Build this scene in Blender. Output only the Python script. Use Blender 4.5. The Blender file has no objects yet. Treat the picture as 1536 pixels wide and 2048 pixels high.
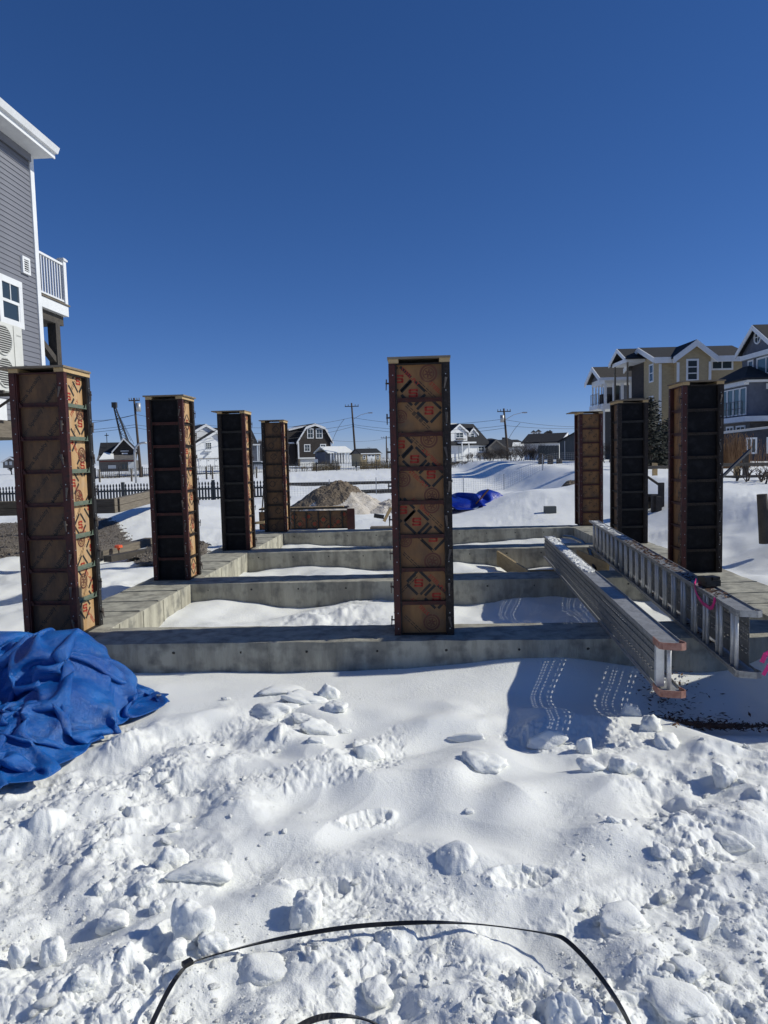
import bpy, bmesh, math, random, zlib, base64
import numpy as np
from mathutils import Vector, Matrix
random.seed(7); rng = np.random.default_rng(7)
R = math.radians
sc = bpy.context.scene
col = sc.collection

# ------------------------------------------------------------------ camera, light, sky
CAM_H, PITCH, ROLL, YAW, F = 1.583, R(4.296), R(1.415), R(3.04), 1420.0
SUN_EL, SUN_AZ = R(34.0), R(5.0)            # azimuth measured from +X towards +Y
SKY_STRENGTH, SUN_STRENGTH, EXPOSURE = 0.100, 3.72, 0.0
sy, cy_, sp, cp = math.sin(YAW), math.cos(YAW), math.sin(PITCH), math.cos(PITCH)
AX_R = Vector((cy_, sy, 0)); AX_F = Vector((-sy*cp, cy_*cp, -sp)); AX_U = AX_R.cross(AX_F)
cr, sr = math.cos(ROLL), math.sin(ROLL)
CR = AX_R*cr - AX_U*sr; CU = AX_R*sr + AX_U*cr
EYE = Vector((0, 0, CAM_H))
cam = bpy.data.cameras.new('camera'); camo = bpy.data.objects.new('camera', cam); col.objects.link(camo)
cam.sensor_fit = 'HORIZONTAL'; cam.sensor_width = 36; cam.lens = 36*F/1536
cam.clip_start = .05; cam.clip_end = 9000
m = Matrix.Identity(4)
for i in range(3):
    m[i][0], m[i][1], m[i][2], m[i][3] = CR[i], CU[i], -AX_F[i], EYE[i]
camo.matrix_world = m
sc.camera = camo
w = bpy.data.worlds.new('World'); sc.world = w; w.use_nodes = True
nt = w.node_tree; nt.nodes.clear()
sky = nt.nodes.new('ShaderNodeTexSky'); sky.sky_type = 'NISHITA'; sky.sun_disc = False
sky.sun_elevation = SUN_EL
sky.sun_rotation = math.pi/2 - SUN_AZ
sky.altitude = 0; sky.air_density = 0.64; sky.dust_density = 0.0; sky.ozone_density = 5.0
gn = nt.nodes.new('ShaderNodeGamma'); gn.inputs[1].default_value = .83; nt.links.new(sky.outputs[0], gn.inputs[0])
hs = nt.nodes.new('ShaderNodeHueSaturation'); hs.inputs['Saturation'].default_value = 1.24; hs.inputs['Value'].default_value = 1.0
bg = nt.nodes.new('ShaderNodeBackground'); bg.inputs[1].default_value = SKY_STRENGTH
wo = nt.nodes.new('ShaderNodeOutputWorld')
nt.links.new(gn.outputs[0], hs.inputs['Color'])
mxs = nt.nodes.new('ShaderNodeMix'); mxs.data_type = 'RGBA'; mxs.blend_type = 'MULTIPLY'; mxs.inputs[0].default_value = 1; mxs.inputs[7].default_value = (1.0, .95, 1.2, 1)
nt.links.new(hs.outputs[0], mxs.inputs[6]); nt.links.new(mxs.outputs[2], bg.inputs[0]); nt.links.new(bg.outputs[0], wo.inputs[0])
sl = bpy.data.lights.new('sun', 'SUN'); sl.energy = SUN_STRENGTH; sl.angle = R(.53); sl.color = (1, .975, .875)
so = bpy.data.objects.new('sun', sl); col.objects.link(so)
SD = Vector((math.cos(SUN_EL)*math.cos(SUN_AZ), math.cos(SUN_EL)*math.sin(SUN_AZ), math.sin(SUN_EL)))
so.rotation_euler = SD.to_track_quat('Z', 'Y').to_euler(); so.location = (30, 0, 30)
vs = sc.view_settings; vs.view_transform = 'Standard'; vs.look = 'None'; vs.gamma = 1; vs.exposure = EXPOSURE; vs.use_curve_mapping = False
sc.cycles.max_bounces = 8; sc.cycles.diffuse_bounces = 5

# ------------------------------------------------------------------ helpers
def ray(px, py):
    return AX_F + CR*((px-768)/F) - CU*((py-1024)/F)
def D(px, py, d):                              # point at camera depth d
    return EYE + ray(px, py)*d
def G(px, py, z=0.0):                          # point on height z
    r = ray(px, py); return EYE + r*((z-CAM_H)/r.z)
def CF(xc, d, z):                              # camera-aligned plan coordinates to world
    return Vector((xc*cy_ - d*sy, xc*sy + d*cy_, z))
def ss(a, b, x):
    t = np.clip((np.asarray(x, float)-a)/(b-a), 0, 1); return t*t*(3-2*t)

class MB:
    def __init__(s): s.v = []; s.f = []; s.m = []; s.cur = 0
    def add(s, vs_, fs):
        o = len(s.v); s.v += [tuple(p) for p in vs_]; s.f += [tuple(i+o for i in f) for f in fs]; s.m += [s.cur]*len(fs); return s
    def box(s, x0, x1, y0, y1, z0, z1):
        return s.add([(x0,y0,z0),(x1,y0,z0),(x1,y1,z0),(x0,y1,z0),(x0,y0,z1),(x1,y0,z1),(x1,y1,z1),(x0,y1,z1)],
                     [(0,3,2,1),(4,5,6,7),(0,1,5,4),(1,2,6,5),(2,3,7,6),(3,0,4,7)])
    def bar(s, a, b, wd, th=None, up=(0,0,1)):   # square bar from a to b
        a = Vector(a); b = Vector(b); t = (b-a).normalized(); up = Vector(up)
        if abs(t.dot(up)) > .98: up = Vector((1,0,0))
        sx = t.cross(up).normalized(); uz = sx.cross(t)
        th = wd if th is None else th
        sx *= wd/2; uz *= th/2
        return s.add([a-sx-uz, a+sx-uz, a+sx+uz, a-sx+uz, b-sx-uz, b+sx-uz, b+sx+uz, b-sx+uz],
                     [(0,3,2,1),(4,5,6,7),(0,1,5,4),(1,2,6,5),(2,3,7,6),(3,0,4,7)])
    def tube(s, pts, r, n=8, cap=True):
        pts = [Vector(p) for p in pts]; rs = r if isinstance(r, (list, tuple)) else [r]*len(pts)
        base = len(s.v); prev = None
        for i, p in enumerate(pts):
            t = (pts[min(i+1, len(pts)-1)]-pts[max(i-1, 0)]).normalized()
            if prev is None:
                u = t.orthogonal().normalized()
            else:
                u = (prev - t*prev.dot(t)).normalized()
            prev = u; vv = t.cross(u)
            for k in range(n):
                a = 2*math.pi*k/n; s.v.append(tuple(p + (u*math.cos(a)+vv*math.sin(a))*rs[i]))
        for i in range(len(pts)-1):
            for k in range(n):
                a = base+i*n+k; b = base+i*n+(k+1) % n
                s.f.append((a, b, b+n, a+n)); s.m.append(s.cur)
        if cap:
            s.f.append(tuple(base+k for k in range(n))[::-1]); s.m.append(s.cur)
            s.f.append(tuple(base+(len(pts)-1)*n+k for k in range(n))); s.m.append(s.cur)
        return s
    def prism(s, a_pts, b_pts):                 # two matching rings of points
        n = len(a_pts)
        return s.add(list(a_pts)+list(b_pts), [tuple(range(n))[::-1], tuple(range(n, 2*n))] + [(i, (i+1) % n, n+(i+1) % n, n+i) for i in range(n)])
    def mesh(s, name, mats, smooth=False):
        me = bpy.data.meshes.new(name); me.from_pydata(s.v, [], s.f); 
        for mt in (mats if isinstance(mats, (list, tuple)) else [mats]): me.materials.append(mt)
        if len(me.materials) > 1: me.polygons.foreach_set('material_index', s.m)
        if smooth: me.polygons.foreach_set('use_smooth', [True]*len(me.polygons))
        bm = bmesh.new(); bm.from_mesh(me); bmesh.ops.recalc_face_normals(bm, faces=bm.faces); bm.to_mesh(me); bm.free()
        me.update(); return me
    def build(s, name, mats, parent=None, smooth=False, bevel=0):
        return obj(name, s.mesh(name, mats, smooth), parent, bevel)

def obj(name, me, parent=None, bevel=0, loc=None, rot=None):
    o = bpy.data.objects.new(name, me); col.objects.link(o)
    if parent is not None: o.parent = parent
    if loc is not None: o.location = loc
    if rot is not None: o.rotation_euler = rot
    if bevel:
        b = o.modifiers.new('bevel', 'BEVEL'); b.width = bevel; b.segments = 1; b.limit_method = 'ANGLE'
    return o
def tag(o, label=None, cat=None, group=None, kind=None):
    if label: o['label'] = label
    if cat: o['category'] = cat
    if group: o['group'] = group
    if kind: o['kind'] = kind
    return o
def empty(name, loc, label, cat, group=None, rz=0):
    o = bpy.data.objects.new(name, None); col.objects.link(o); o.location = loc; o.rotation_euler = (0,0,rz); o.empty_display_size = .1
    return tag(o, label, cat, group)
def world_parent(o, root):                      # mesh made in world coordinates under a root that was only translated
    o.parent = root; o.matrix_parent_inverse = Matrix.Translation(-Vector(root.location)); return o

# ------------------------------------------------------------------ materials
def mat(name, c, rough=.7, metal=0, var=None, vscale=8, vstretch=(1,1,1), bump=0, bscale=40, spec=None, var2=None, v2scale=60, v2amt=.3, detail=6, lo=.35, hi=.65, coord='Object', bdist=.02):
    mt = bpy.data.materials.new(name); mt.use_nodes = True; n = mt.node_tree.nodes; l = mt.node_tree.links
    b = n['Principled BSDF']; b.inputs['Base Color'].default_value = (*c, 1); b.inputs['Roughness'].default_value = rough; b.inputs['Metallic'].default_value = metal
    if spec is not None: b.inputs['Specular IOR Level'].default_value = spec
    if var or bump:
        tc = n.new('ShaderNodeTexCoord'); mp = n.new('ShaderNodeMapping'); mp.inputs['Scale'].default_value = vstretch
        l.new(tc.outputs[coord], mp.inputs[0])
    last = None
    if var:
        nz = n.new('ShaderNodeTexNoise'); nz.inputs['Scale'].default_value = vscale; nz.inputs['Detail'].default_value = detail; nz.inputs['Roughness'].default_value = .65
        l.new(mp.outputs[0], nz.inputs['Vector'])
        rp = n.new('ShaderNodeValToRGB'); rp.color_ramp.elements[0].position = lo; rp.color_ramp.elements[1].position = hi
        rp.color_ramp.elements[0].color = (*c, 1); rp.color_ramp.elements[1].color = (*var, 1)
        l.new(nz.outputs[0], rp.inputs[0]); last = rp.outputs[0]
        if var2:
            n2 = n.new('ShaderNodeTexNoise'); n2.inputs['Scale'].default_value = v2scale; n2.inputs['Detail'].default_value = 5
            l.new(tc.outputs[coord], n2.inputs['Vector'])
            r2 = n.new('ShaderNodeValToRGB'); r2.color_ramp.elements[0].position = .5; r2.color_ramp.elements[1].position = .72
            r2.color_ramp.elements[0].color = (0,0,0,1); r2.color_ramp.elements[1].color = (v2amt,)*3+(1,)
            l.new(n2.outputs[0], r2.inputs[0])
            mx = n.new('ShaderNodeMix'); mx.data_type = 'RGBA'; l.new(r2.outputs[0], mx.inputs[0]); l.new(last, mx.inputs[6]); mx.inputs[7].default_value = (*var2, 1); last = mx.outputs[2]
        l.new(last, b.inputs['Base Color'])
    if bump:
        nb = n.new('ShaderNodeTexNoise'); nb.inputs['Scale'].default_value = bscale; nb.inputs['Detail'].default_value = 5; l.new(mp.outputs[0], nb.inputs['Vector'])
        bp = n.new('ShaderNodeBump'); bp.inputs['Strength'].default_value = bump; bp.inputs['Distance'].default_value = bdist
        l.new(nb.outputs[0], bp.inputs['Height']); l.new(bp.outputs[0], b.inputs['Normal'])
    return mt
M = {}
M['snow'] = mat('snow', (.855,.86,.825), .6, bump=.5, bscale=140, spec=.2, bdist=.006)
_n = M['snow'].node_tree.nodes; _l = M['snow'].node_tree.links
_bp = [q for q in _n if q.type == 'BUMP'][0]; _mp = [q for q in _n if q.type == 'MAPPING'][0]
_nz = _n.new('ShaderNodeTexNoise'); _nz.inputs['Scale'].default_value = 38; _nz.inputs['Detail'].default_value = 6; _nz.inputs['Roughness'].default_value = .72; _l.new(_mp.outputs[0], _nz.inputs['Vector'])
_pz = _n.new('ShaderNodeTexNoise'); _pz.inputs['Scale'].default_value = 1.7; _pz.inputs['Detail'].default_value = 4; _l.new(_mp.outputs[0], _pz.inputs['Vector'])
_pr = _n.new('ShaderNodeMapRange'); _pr.inputs[1].default_value = .42; _pr.inputs[2].default_value = .62; _l.new(_pz.outputs[0], _pr.inputs[0])
_mu = _n.new('ShaderNodeMath'); _mu.operation = 'MULTIPLY'; _l.new(_nz.outputs[0], _mu.inputs[0]); _l.new(_pr.outputs[0], _mu.inputs[1])
_b2 = _n.new('ShaderNodeBump'); _b2.inputs['Strength'].default_value = .6; _b2.inputs['Distance'].default_value = .014; _l.new(_mu.outputs[0], _b2.inputs['Height']); _l.new(_b2.outputs[0], _bp.inputs['Normal'])
_b = M['snow'].node_tree.nodes['Principled BSDF']; _b.inputs['Subsurface Weight'].default_value = .4; _b.inputs['Subsurface Scale'].default_value = .02; _b.inputs['Subsurface Radius'].default_value = (1, 1, 1.15)
M['concrete'] = mat('concrete', (.275,.26,.21), .85, var=(.45,.43,.345), vscale=2.6, vstretch=(2,2,.45), bump=.35, bscale=34, var2=(.12,.12,.11), v2scale=7, v2amt=.75, lo=.38, hi=.6)
M['rust'] = mat('red_oxide_steel', (.045,.010,.008), .6, .2, var=(.085,.020,.015), vscale=6, bump=.2, bscale=50, var2=(.02,.016,.014), v2scale=25, v2amt=.7)
M['rust_dk'] = mat('dark_rusty_steel', (.011,.008,.007), .7, .2, var=(.028,.018,.013), vscale=9, bump=.25, bscale=50, var2=(.1,.085,.07), v2scale=40, v2amt=.35)
M['pink'] = mat('faded_red_steel', (.30,.17,.14), .7, .1, var=(.16,.06,.045), vscale=14, bump=.15)
M['green'] = mat('green_painted_steel', (.08,.13,.10), .65, var=(.16,.18,.13), vscale=18, bump=.2, var2=(.2,.18,.13), v2scale=30, v2amt=.6)
M['blackst'] = mat('black_steel', (.012,.012,.013), .6, .2, var=(.03,.028,.026), vscale=12)
M['ply'] = mat('brown_plywood', (.29,.145,.048), .65, var=(.17,.08,.028), vscale=2.5, vstretch=(3,3,.8), bump=.1, var2=(.10,.07,.045), v2scale=5, v2amt=.75)
M['ply_lt'] = mat('light_plywood', (.56,.37,.19), .65, var=(.40,.235,.10), vscale=4, vstretch=(4,4,.5), bump=.1, var2=(.3,.24,.18), v2scale=7, v2amt=.5)
M['ply_dim'] = mat('weathered_plywood', (.17,.088,.036), .7, var=(.085,.045,.022), vscale=3, vstretch=(3,3,1), bump=.1, var2=(.05,.04,.03), v2scale=5, v2amt=.7)
M['ply_bk'] = mat('black_coated_plywood', (.005,.005,.006), .65, var=(.010,.010,.012), vscale=4, bump=.15, var2=(.06,.06,.065), v2scale=11, v2amt=.18, spec=.15)
M['lumber'] = mat('fresh_lumber', (.55,.40,.21), .75, var=(.44,.30,.14), vscale=4, vstretch=(1,1,9), bump=.1)
M['lid2'] = mat('dull_form_board', (.42,.32,.17), .8, var=(.30,.22,.11), vscale=5, vstretch=(1,1,5))
M['lid'] = mat('grey_plywood_lid', (.25,.20,.14), .8, var=(.16,.125,.085), vscale=6, bump=.15)
M['oldwood'] = mat('weathered_timber', (.20,.17,.13), .9, var=(.12,.10,.075), vscale=5, vstretch=(.6,.6,6), bump=.4, bscale=20)
M['darkwood'] = mat('dark_timber', (.045,.04,.036), .9, var=(.08,.068,.055), vscale=5, bump=.4)
M['alu'] = mat('dull_aluminium', (.42,.42,.41), .5, .35, var=(.30,.30,.29), vscale=10, bump=.12, var2=(.12,.11,.10), v2scale=35, v2amt=.5)
M['alu_lt'] = mat('bright_aluminium', (.74,.74,.72), .4, .35, var=(.58,.58,.56), vscale=14)
M['deck'] = mat('gritty_deck_metal', (.19,.19,.18), .75, .2, var=(.27,.27,.255), vscale=12, bump=.5, bscale=120, var2=(.28,.27,.25), v2scale=60, v2amt=.4)
M['copper'] = mat('rusty_pink_end_cap', (.46,.26,.20), .6, .1, var=(.30,.13,.09), vscale=16, bump=.15)
M['black'] = mat('black_plastic', (.008,.008,.009), .35, bump=.15, bscale=30)
M['pinkrib'] = mat('pink_ribbon', (.75,.02,.22), .5)
M['orange'] = mat('orange_plastic', (.85,.12,.03), .45)
M['leaf'] = mat('dry_brown_leaf', (.05,.025,.015), .8, var=(.14,.065,.03), vscale=30)
M['white'] = mat('white_trim_paint', (.78,.79,.79), .5, var=(.70,.71,.71), vscale=3)
M['siding_w'] = mat('white_siding', (.76,.77,.77), .6, var=(.70,.71,.72), vscale=2)
M['siding_g'] = mat('grey_vinyl_siding', (.185,.19,.215), .6, var=(.165,.17,.195), vscale=1.5)
M['shingle_dk'] = mat('dark_wood_shingles', (.022,.018,.016), .85, var=(.05,.04,.034), vscale=3, vstretch=(1,1,4), bump=.5, bscale=8)
M['shingle_gr'] = mat('grey_wood_shingles', (.10,.095,.09), .85, var=(.17,.155,.14), vscale=4, vstretch=(1,1,3), bump=.5, bscale=8)
M['tan'] = mat('tan_shingles', (.46,.365,.22), .85, var=(.38,.30,.175), vscale=3, vstretch=(1,1,3), bump=.4, bscale=8)
M['roof'] = mat('dark_roof_shingles', (.010,.011,.014), .9, var=(.022,.023,.027), vscale=4, bump=.4, bscale=6)
M['roof_br'] = mat('brown_roof_shingles', (.035,.031,.026), .9, var=(.055,.048,.041), vscale=4, bump=.4, bscale=6)
M['bluegrey'] = mat('blue_grey_shingles', (.12,.135,.17), .85, var=(.085,.095,.125), vscale=3, bump=.4, bscale=8)
M['navy'] = mat('navy_shingles', (.025,.028,.042), .85, var=(.045,.048,.065), vscale=4, bump=.5, bscale=8)
M['glass'] = mat('window_glass', (.035,.05,.06), .08, spec=.6)
M['glass_gn'] = mat('greenish_glass', (.07,.12,.13), .1, spec=.6)
M['greydoor'] = mat('dark_grey_boards', (.055,.065,.075), .8, var=(.085,.095,.105), vscale=3, vstretch=(4,4,.3))
M['pale'] = mat('pale_door', (.6,.62,.62), .6)
M['dirt'] = mat('heaped_sandy_soil', (.21,.165,.115), .95, var=(.12,.092,.064), vscale=3, bump=1, bscale=9, bdist=.1)
M['gravel'] = mat('brown_gravel', (.20,.165,.13), .95, var=(.09,.075,.06), vscale=22, bump=1, bscale=26, bdist=.05, var2=(.45,.42,.38), v2scale=34, v2amt=.7)
M['sandsnow'] = mat('sandy_snow', (.47,.42,.35), .9, var=(.62,.58,.53), vscale=3, bump=.8, bscale=14, bdist=.05, var2=(.35,.30,.23), v2scale=18, v2amt=.7)
M['bark'] = mat('grey_bark', (.10,.085,.07), .95, var=(.055,.045,.038), vscale=8)
M['twig'] = mat('brown_twigs', (.055,.04,.032), .95, var=(.10,.075,.055), vscale=2)
M['twig_gr'] = mat('pale_twigs', (.17,.145,.12), .95)
M['reed'] = mat('dry_reeds', (.33,.19,.09), .9, var=(.20,.105,.05), vscale=3)
M['grass'] = mat('dry_tan_grass', (.30,.23,.12), .9, var=(.20,.15,.08), vscale=2)
M['needle'] = mat('dark_spruce_needles', (.006,.010,.007), .9, var=(.014,.020,.013), vscale=4)
M['pole'] = mat('utility_pole_wood', (.075,.055,.042), .9, var=(.05,.038,.03), vscale=3)
M['wire'] = mat('cable', (.03,.03,.032), .7)
M['galv'] = mat('galvanised_steel', (.42,.43,.44), .5, .5)
M['acwhite'] = mat('cream_metal', (.66,.66,.61), .5, var=(.60,.60,.55), vscale=5)
M['acdark'] = mat('shadowed_fan_guard', (.10,.10,.095), .7)
M['redmetal'] = mat('red_band_paint', (.16,.025,.025), .7)
M['carpaint'] = mat('white_car_paint', (.7,.71,.72), .3)
M['rubber'] = mat('tyre_rubber', (.015,.015,.015), .8)
M['crane'] = mat('crane_steel', (.02,.022,.025), .7)
M['stone'] = mat('grey_concrete_block', (.12,.13,.125), .9)
M['greydoor2'] = mat('grey_gate_boards', (.04,.048,.055), .8)
def inkmat(name, c, pc, amt):
    mt = mat(name, c, .7, var=pc, vscale=11, lo=.60, hi=.60+amt); return mt
M['ink_k'] = inkmat('black_print', (.018,.016,.014), (.20,.12,.06), .3)
M['ink_r'] = inkmat('red_print', (.36,.03,.015), (.28,.10,.04), .3)
M['ink_b'] = inkmat('faded_brown_print', (.13,.045,.025), (.30,.17,.08), .16)
# tarp: woven sheet
def tarp_mat(c0=(.003,.072,.32,1), c1=(.008,.14,.47,1)):
    mt = bpy.data.materials.new('blue_woven_tarp'); mt.use_nodes = True; n = mt.node_tree.nodes; l = mt.node_tree.links
    b = n['Principled BSDF']; b.inputs['Roughness'].default_value = .30; b.inputs['Specular IOR Level'].default_value = .6
    tc = n.new('ShaderNodeTexCoord')
    nz = n.new('ShaderNodeTexNoise'); nz.inputs['Scale'].default_value = 5; nz.inputs['Detail'].default_value = 6; l.new(tc.outputs['Object'], nz.inputs['Vector'])
    rp = n.new('ShaderNodeValToRGB'); rp.color_ramp.elements[0].color = c0; rp.color_ramp.elements[1].color = c1; rp.color_ramp.elements[0].position = .35; rp.color_ramp.elements[1].position = .7
    l.new(nz.outputs[0], rp.inputs[0])
    n2 = n.new('ShaderNodeTexNoise'); n2.inputs['Scale'].default_value = 3.2; n2.inputs['Detail'].default_value = 8; n2.inputs['Roughness'].default_value = .75; l.new(tc.outputs['Object'], n2.inputs['Vector'])
    r2 = n.new('ShaderNodeValToRGB'); r2.color_ramp.elements[0].position = .56; r2.color_ramp.elements[1].position = .72; r2.color_ramp.elements[0].color = (0,0,0,1); r2.color_ramp.elements[1].color = (.35,.35,.35,1); l.new(n2.outputs[0], r2.inputs[0])
    mx = n.new('ShaderNodeMix'); mx.data_type = 'RGBA'; l.new(r2.outputs[0], mx.inputs[0]); l.new(rp.outputs[0], mx.inputs[6]); mx.inputs[7].default_value = (.16,.19,.24,1)
    l.new(mx.outputs[2], b.inputs['Base Color'])
    n3 = n.new('ShaderNodeTexNoise'); n3.inputs['Scale'].default_value = 38; n3.inputs['Detail'].default_value = 7; n3.inputs['Roughness'].default_value = .7; n3.inputs['Distortion'].default_value = 1.5; l.new(tc.outputs['Object'], n3.inputs['Vector'])
    bp = n.new('ShaderNodeBump'); bp.inputs['Strength'].default_value = .75; bp.inputs['Distance'].default_value = .016; l.new(n3.outputs[0], bp.inputs['Height'])
    n4 = n.new('ShaderNodeTexNoise'); n4.inputs['Scale'].default_value = 11; n4.inputs['Detail'].default_value = 5; l.new(tc.outputs['Object'], n4.inputs['Vector'])
    b4 = n.new('ShaderNodeBump'); b4.inputs['Strength'].default_value = .5; b4.inputs['Distance'].default_value = .03; l.new(n4.outputs[0], b4.inputs['Height']); l.new(bp.outputs[0], b4.inputs['Normal'])
    l.new(b4.outputs[0], b.inputs['Normal'])
    return mt
M['tarp'] = tarp_mat()
M['tarp_shaded'] = tarp_mat((.004,.018,.26,1), (.006,.035,.38,1))  # same woven tarp, its shade put into a darker blue

# ------------------------------------------------------------------ noise
def _h(ix, iy, seed):
    ix = ix.astype(np.uint32); iy = iy.astype(np.uint32)
    with np.errstate(over='ignore'):
        h = ix*np.uint32(374761393) + iy*np.uint32(668265263) + np.uint32((seed*2246822519) & 0xffffffff)
        h = (h ^ (h >> np.uint32(13)))*np.uint32(1274126177); h = (h ^ (h >> np.uint32(15)))*np.uint32(2246822519); h ^= h >> np.uint32(16)
    return h.astype(np.float64)/4294967296.0
def perlin(x, y, seed=0):
    x = np.asarray(x, float); y = np.asarray(y, float)
    ix = np.floor(x).astype(np.int64); iy = np.floor(y).astype(np.int64); fx = x-ix; fy = y-iy
    u = fx**3*(fx*(fx*6-15)+10); v = fy**3*(fy*(fy*6-15)+10)
    def g(dx, dy):
        a = _h(ix+dx, iy+dy, seed)*2*np.pi; return np.cos(a)*(fx-dx)+np.sin(a)*(fy-dy)
    return ((g(0,0)*(1-u)+g(1,0)*u)*(1-v)+(g(0,1)*(1-u)+g(1,1)*u)*v)*1.5
def fbm(x, y, o, seed=0, lac=2.03, gain=.5):
    t = 0; a = 1
    for i in range(o):
        t = t+a*perlin(x, y, seed+i*17); x = x*lac+3.1; y = y*lac-1.7; a *= gain
    return t
def lumps(x, y, s, seed, dens, rmin=.12, rmax=.5, p=.6, asp=1):
    gx = x/s; gy = y/s; ix = np.floor(gx).astype(np.int64); iy = np.floor(gy).astype(np.int64); best = np.zeros_like(gx)
    for dx in (-1,0,1):
        for dy in (-1,0,1):
            cx = ix+dx; cy = iy+dy
            r1 = _h(cx, cy, seed); r2 = _h(cx, cy, seed+1); r3 = _h(cx, cy, seed+2); r4 = _h(cx, cy, seed+3); r5 = _h(cx, cy, seed+4)
            ex = gx-(cx+.15+.7*r1); ey = gy-(cy+.15+.7*r2); a = r5*6.28; c = np.cos(a); q = np.sin(a)
            e1 = (ex*c+ey*q)*(1+.5*r4); e2 = (-ex*q+ey*c)*(1-.25*r4)
            r = rmin+(rmax-rmin)*r3**2
            k = np.clip(1-(e1*e1+e2*e2)/(r*r), 0, 1)**p*r*(.45+.5*r4)*(r4*.999 < dens)
            best = np.maximum(best, k)
    return best*s

# ------------------------------------------------------------------ snow surface
YS = [-50,0,3,5,6.2,7,16,20,30,60,90,120,200,1000,4000]
ZS = [-.32,-.30,-.30,-.27,-.27,-.28,-.32,-.32,-.28,-.1,.12,.42,.62,1.1,1.3]
def gauss(x, y, cx, cy, wx, wy, h): return h*np.exp(-((x-cx)/wx)**2-((y-cy)/wy)**2)
PRINTS = [(-.33,3.62,.13,.055,.5),(-.50,3.0,.13,.06,.2),(.42,3.05,.14,.06,.3),(-1.05,2.55,.15,.06,1.2),(1.25,3.2,.14,.06,.4)]
def rough_mask(x, y):
    n1 = .35*perlin(x*1.7, y*1.7, 5)+.15*perlin(x*5, y*5, 6)
    a = ss(-.85, -1.35, x+n1)*ss(5.3, 4.5, y+n1)
    b = ss(.75, 1.25, x+n1)*ss(4.75, 4.25, y+n1*.6)
    c = ss(2.95, 2.45, y+n1)
    d = ss(3.6, 3.1, y+n1*1.4)*.30
    return np.maximum(np.maximum(a, b), np.maximum(c, d))
def base_z(x, y):
    z = np.interp(y, YS, ZS)
    r = np.interp(y, [5,7,9,14,20,40,100,300], [0,.10,.28,.75,1.0,1.15,.8,.2])
    z = z + r*ss(4.2, 7.6, x)
    z = z + .03*np.exp(-np.clip(6.05-y, 0, 9)/.28)*ss(.2, .9, x)*ss(2.4, 1.7, x)*(y < 6.4) - .05*np.exp(-((y-5.45)/.3)**2)*ss(.2, .9, x)*ss(2.6, 1.8, x)
    z = z + gauss(x, y, 4.2, 23.5, 2.5, 4.5, .75) + gauss(x, y, -9.4, 24, 3.2, 3.5, .45)
    z = z + gauss(x, y, 1.05, 6.2, 1.1, .8, .085) + gauss(x, y, 2.3, 5.45, .9, .60, -.24) + 1.65*np.exp(-((x-4.2)/.9)**2-((y-5.4)/.95)**4)
    z = z + gauss(x, y, -4.9, 10.2, .9, 1.3, .2)
    far = ss(14, 24, np.hypot(x, y)); bay = ss(6.6, 7.2, y)*ss(17, 15.5, y)
    z = z + far*(.10*perlin(x*.22, y*.22, 11)+.05*perlin(x*.7, y*.7, 12)+.018*perlin(x*2.2+.6*y, y*1.6, 15)) + bay*(.10*perlin(x*.9, y*1.0, 13)+.02*perlin(x*3, y*3, 14))
    return z
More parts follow.
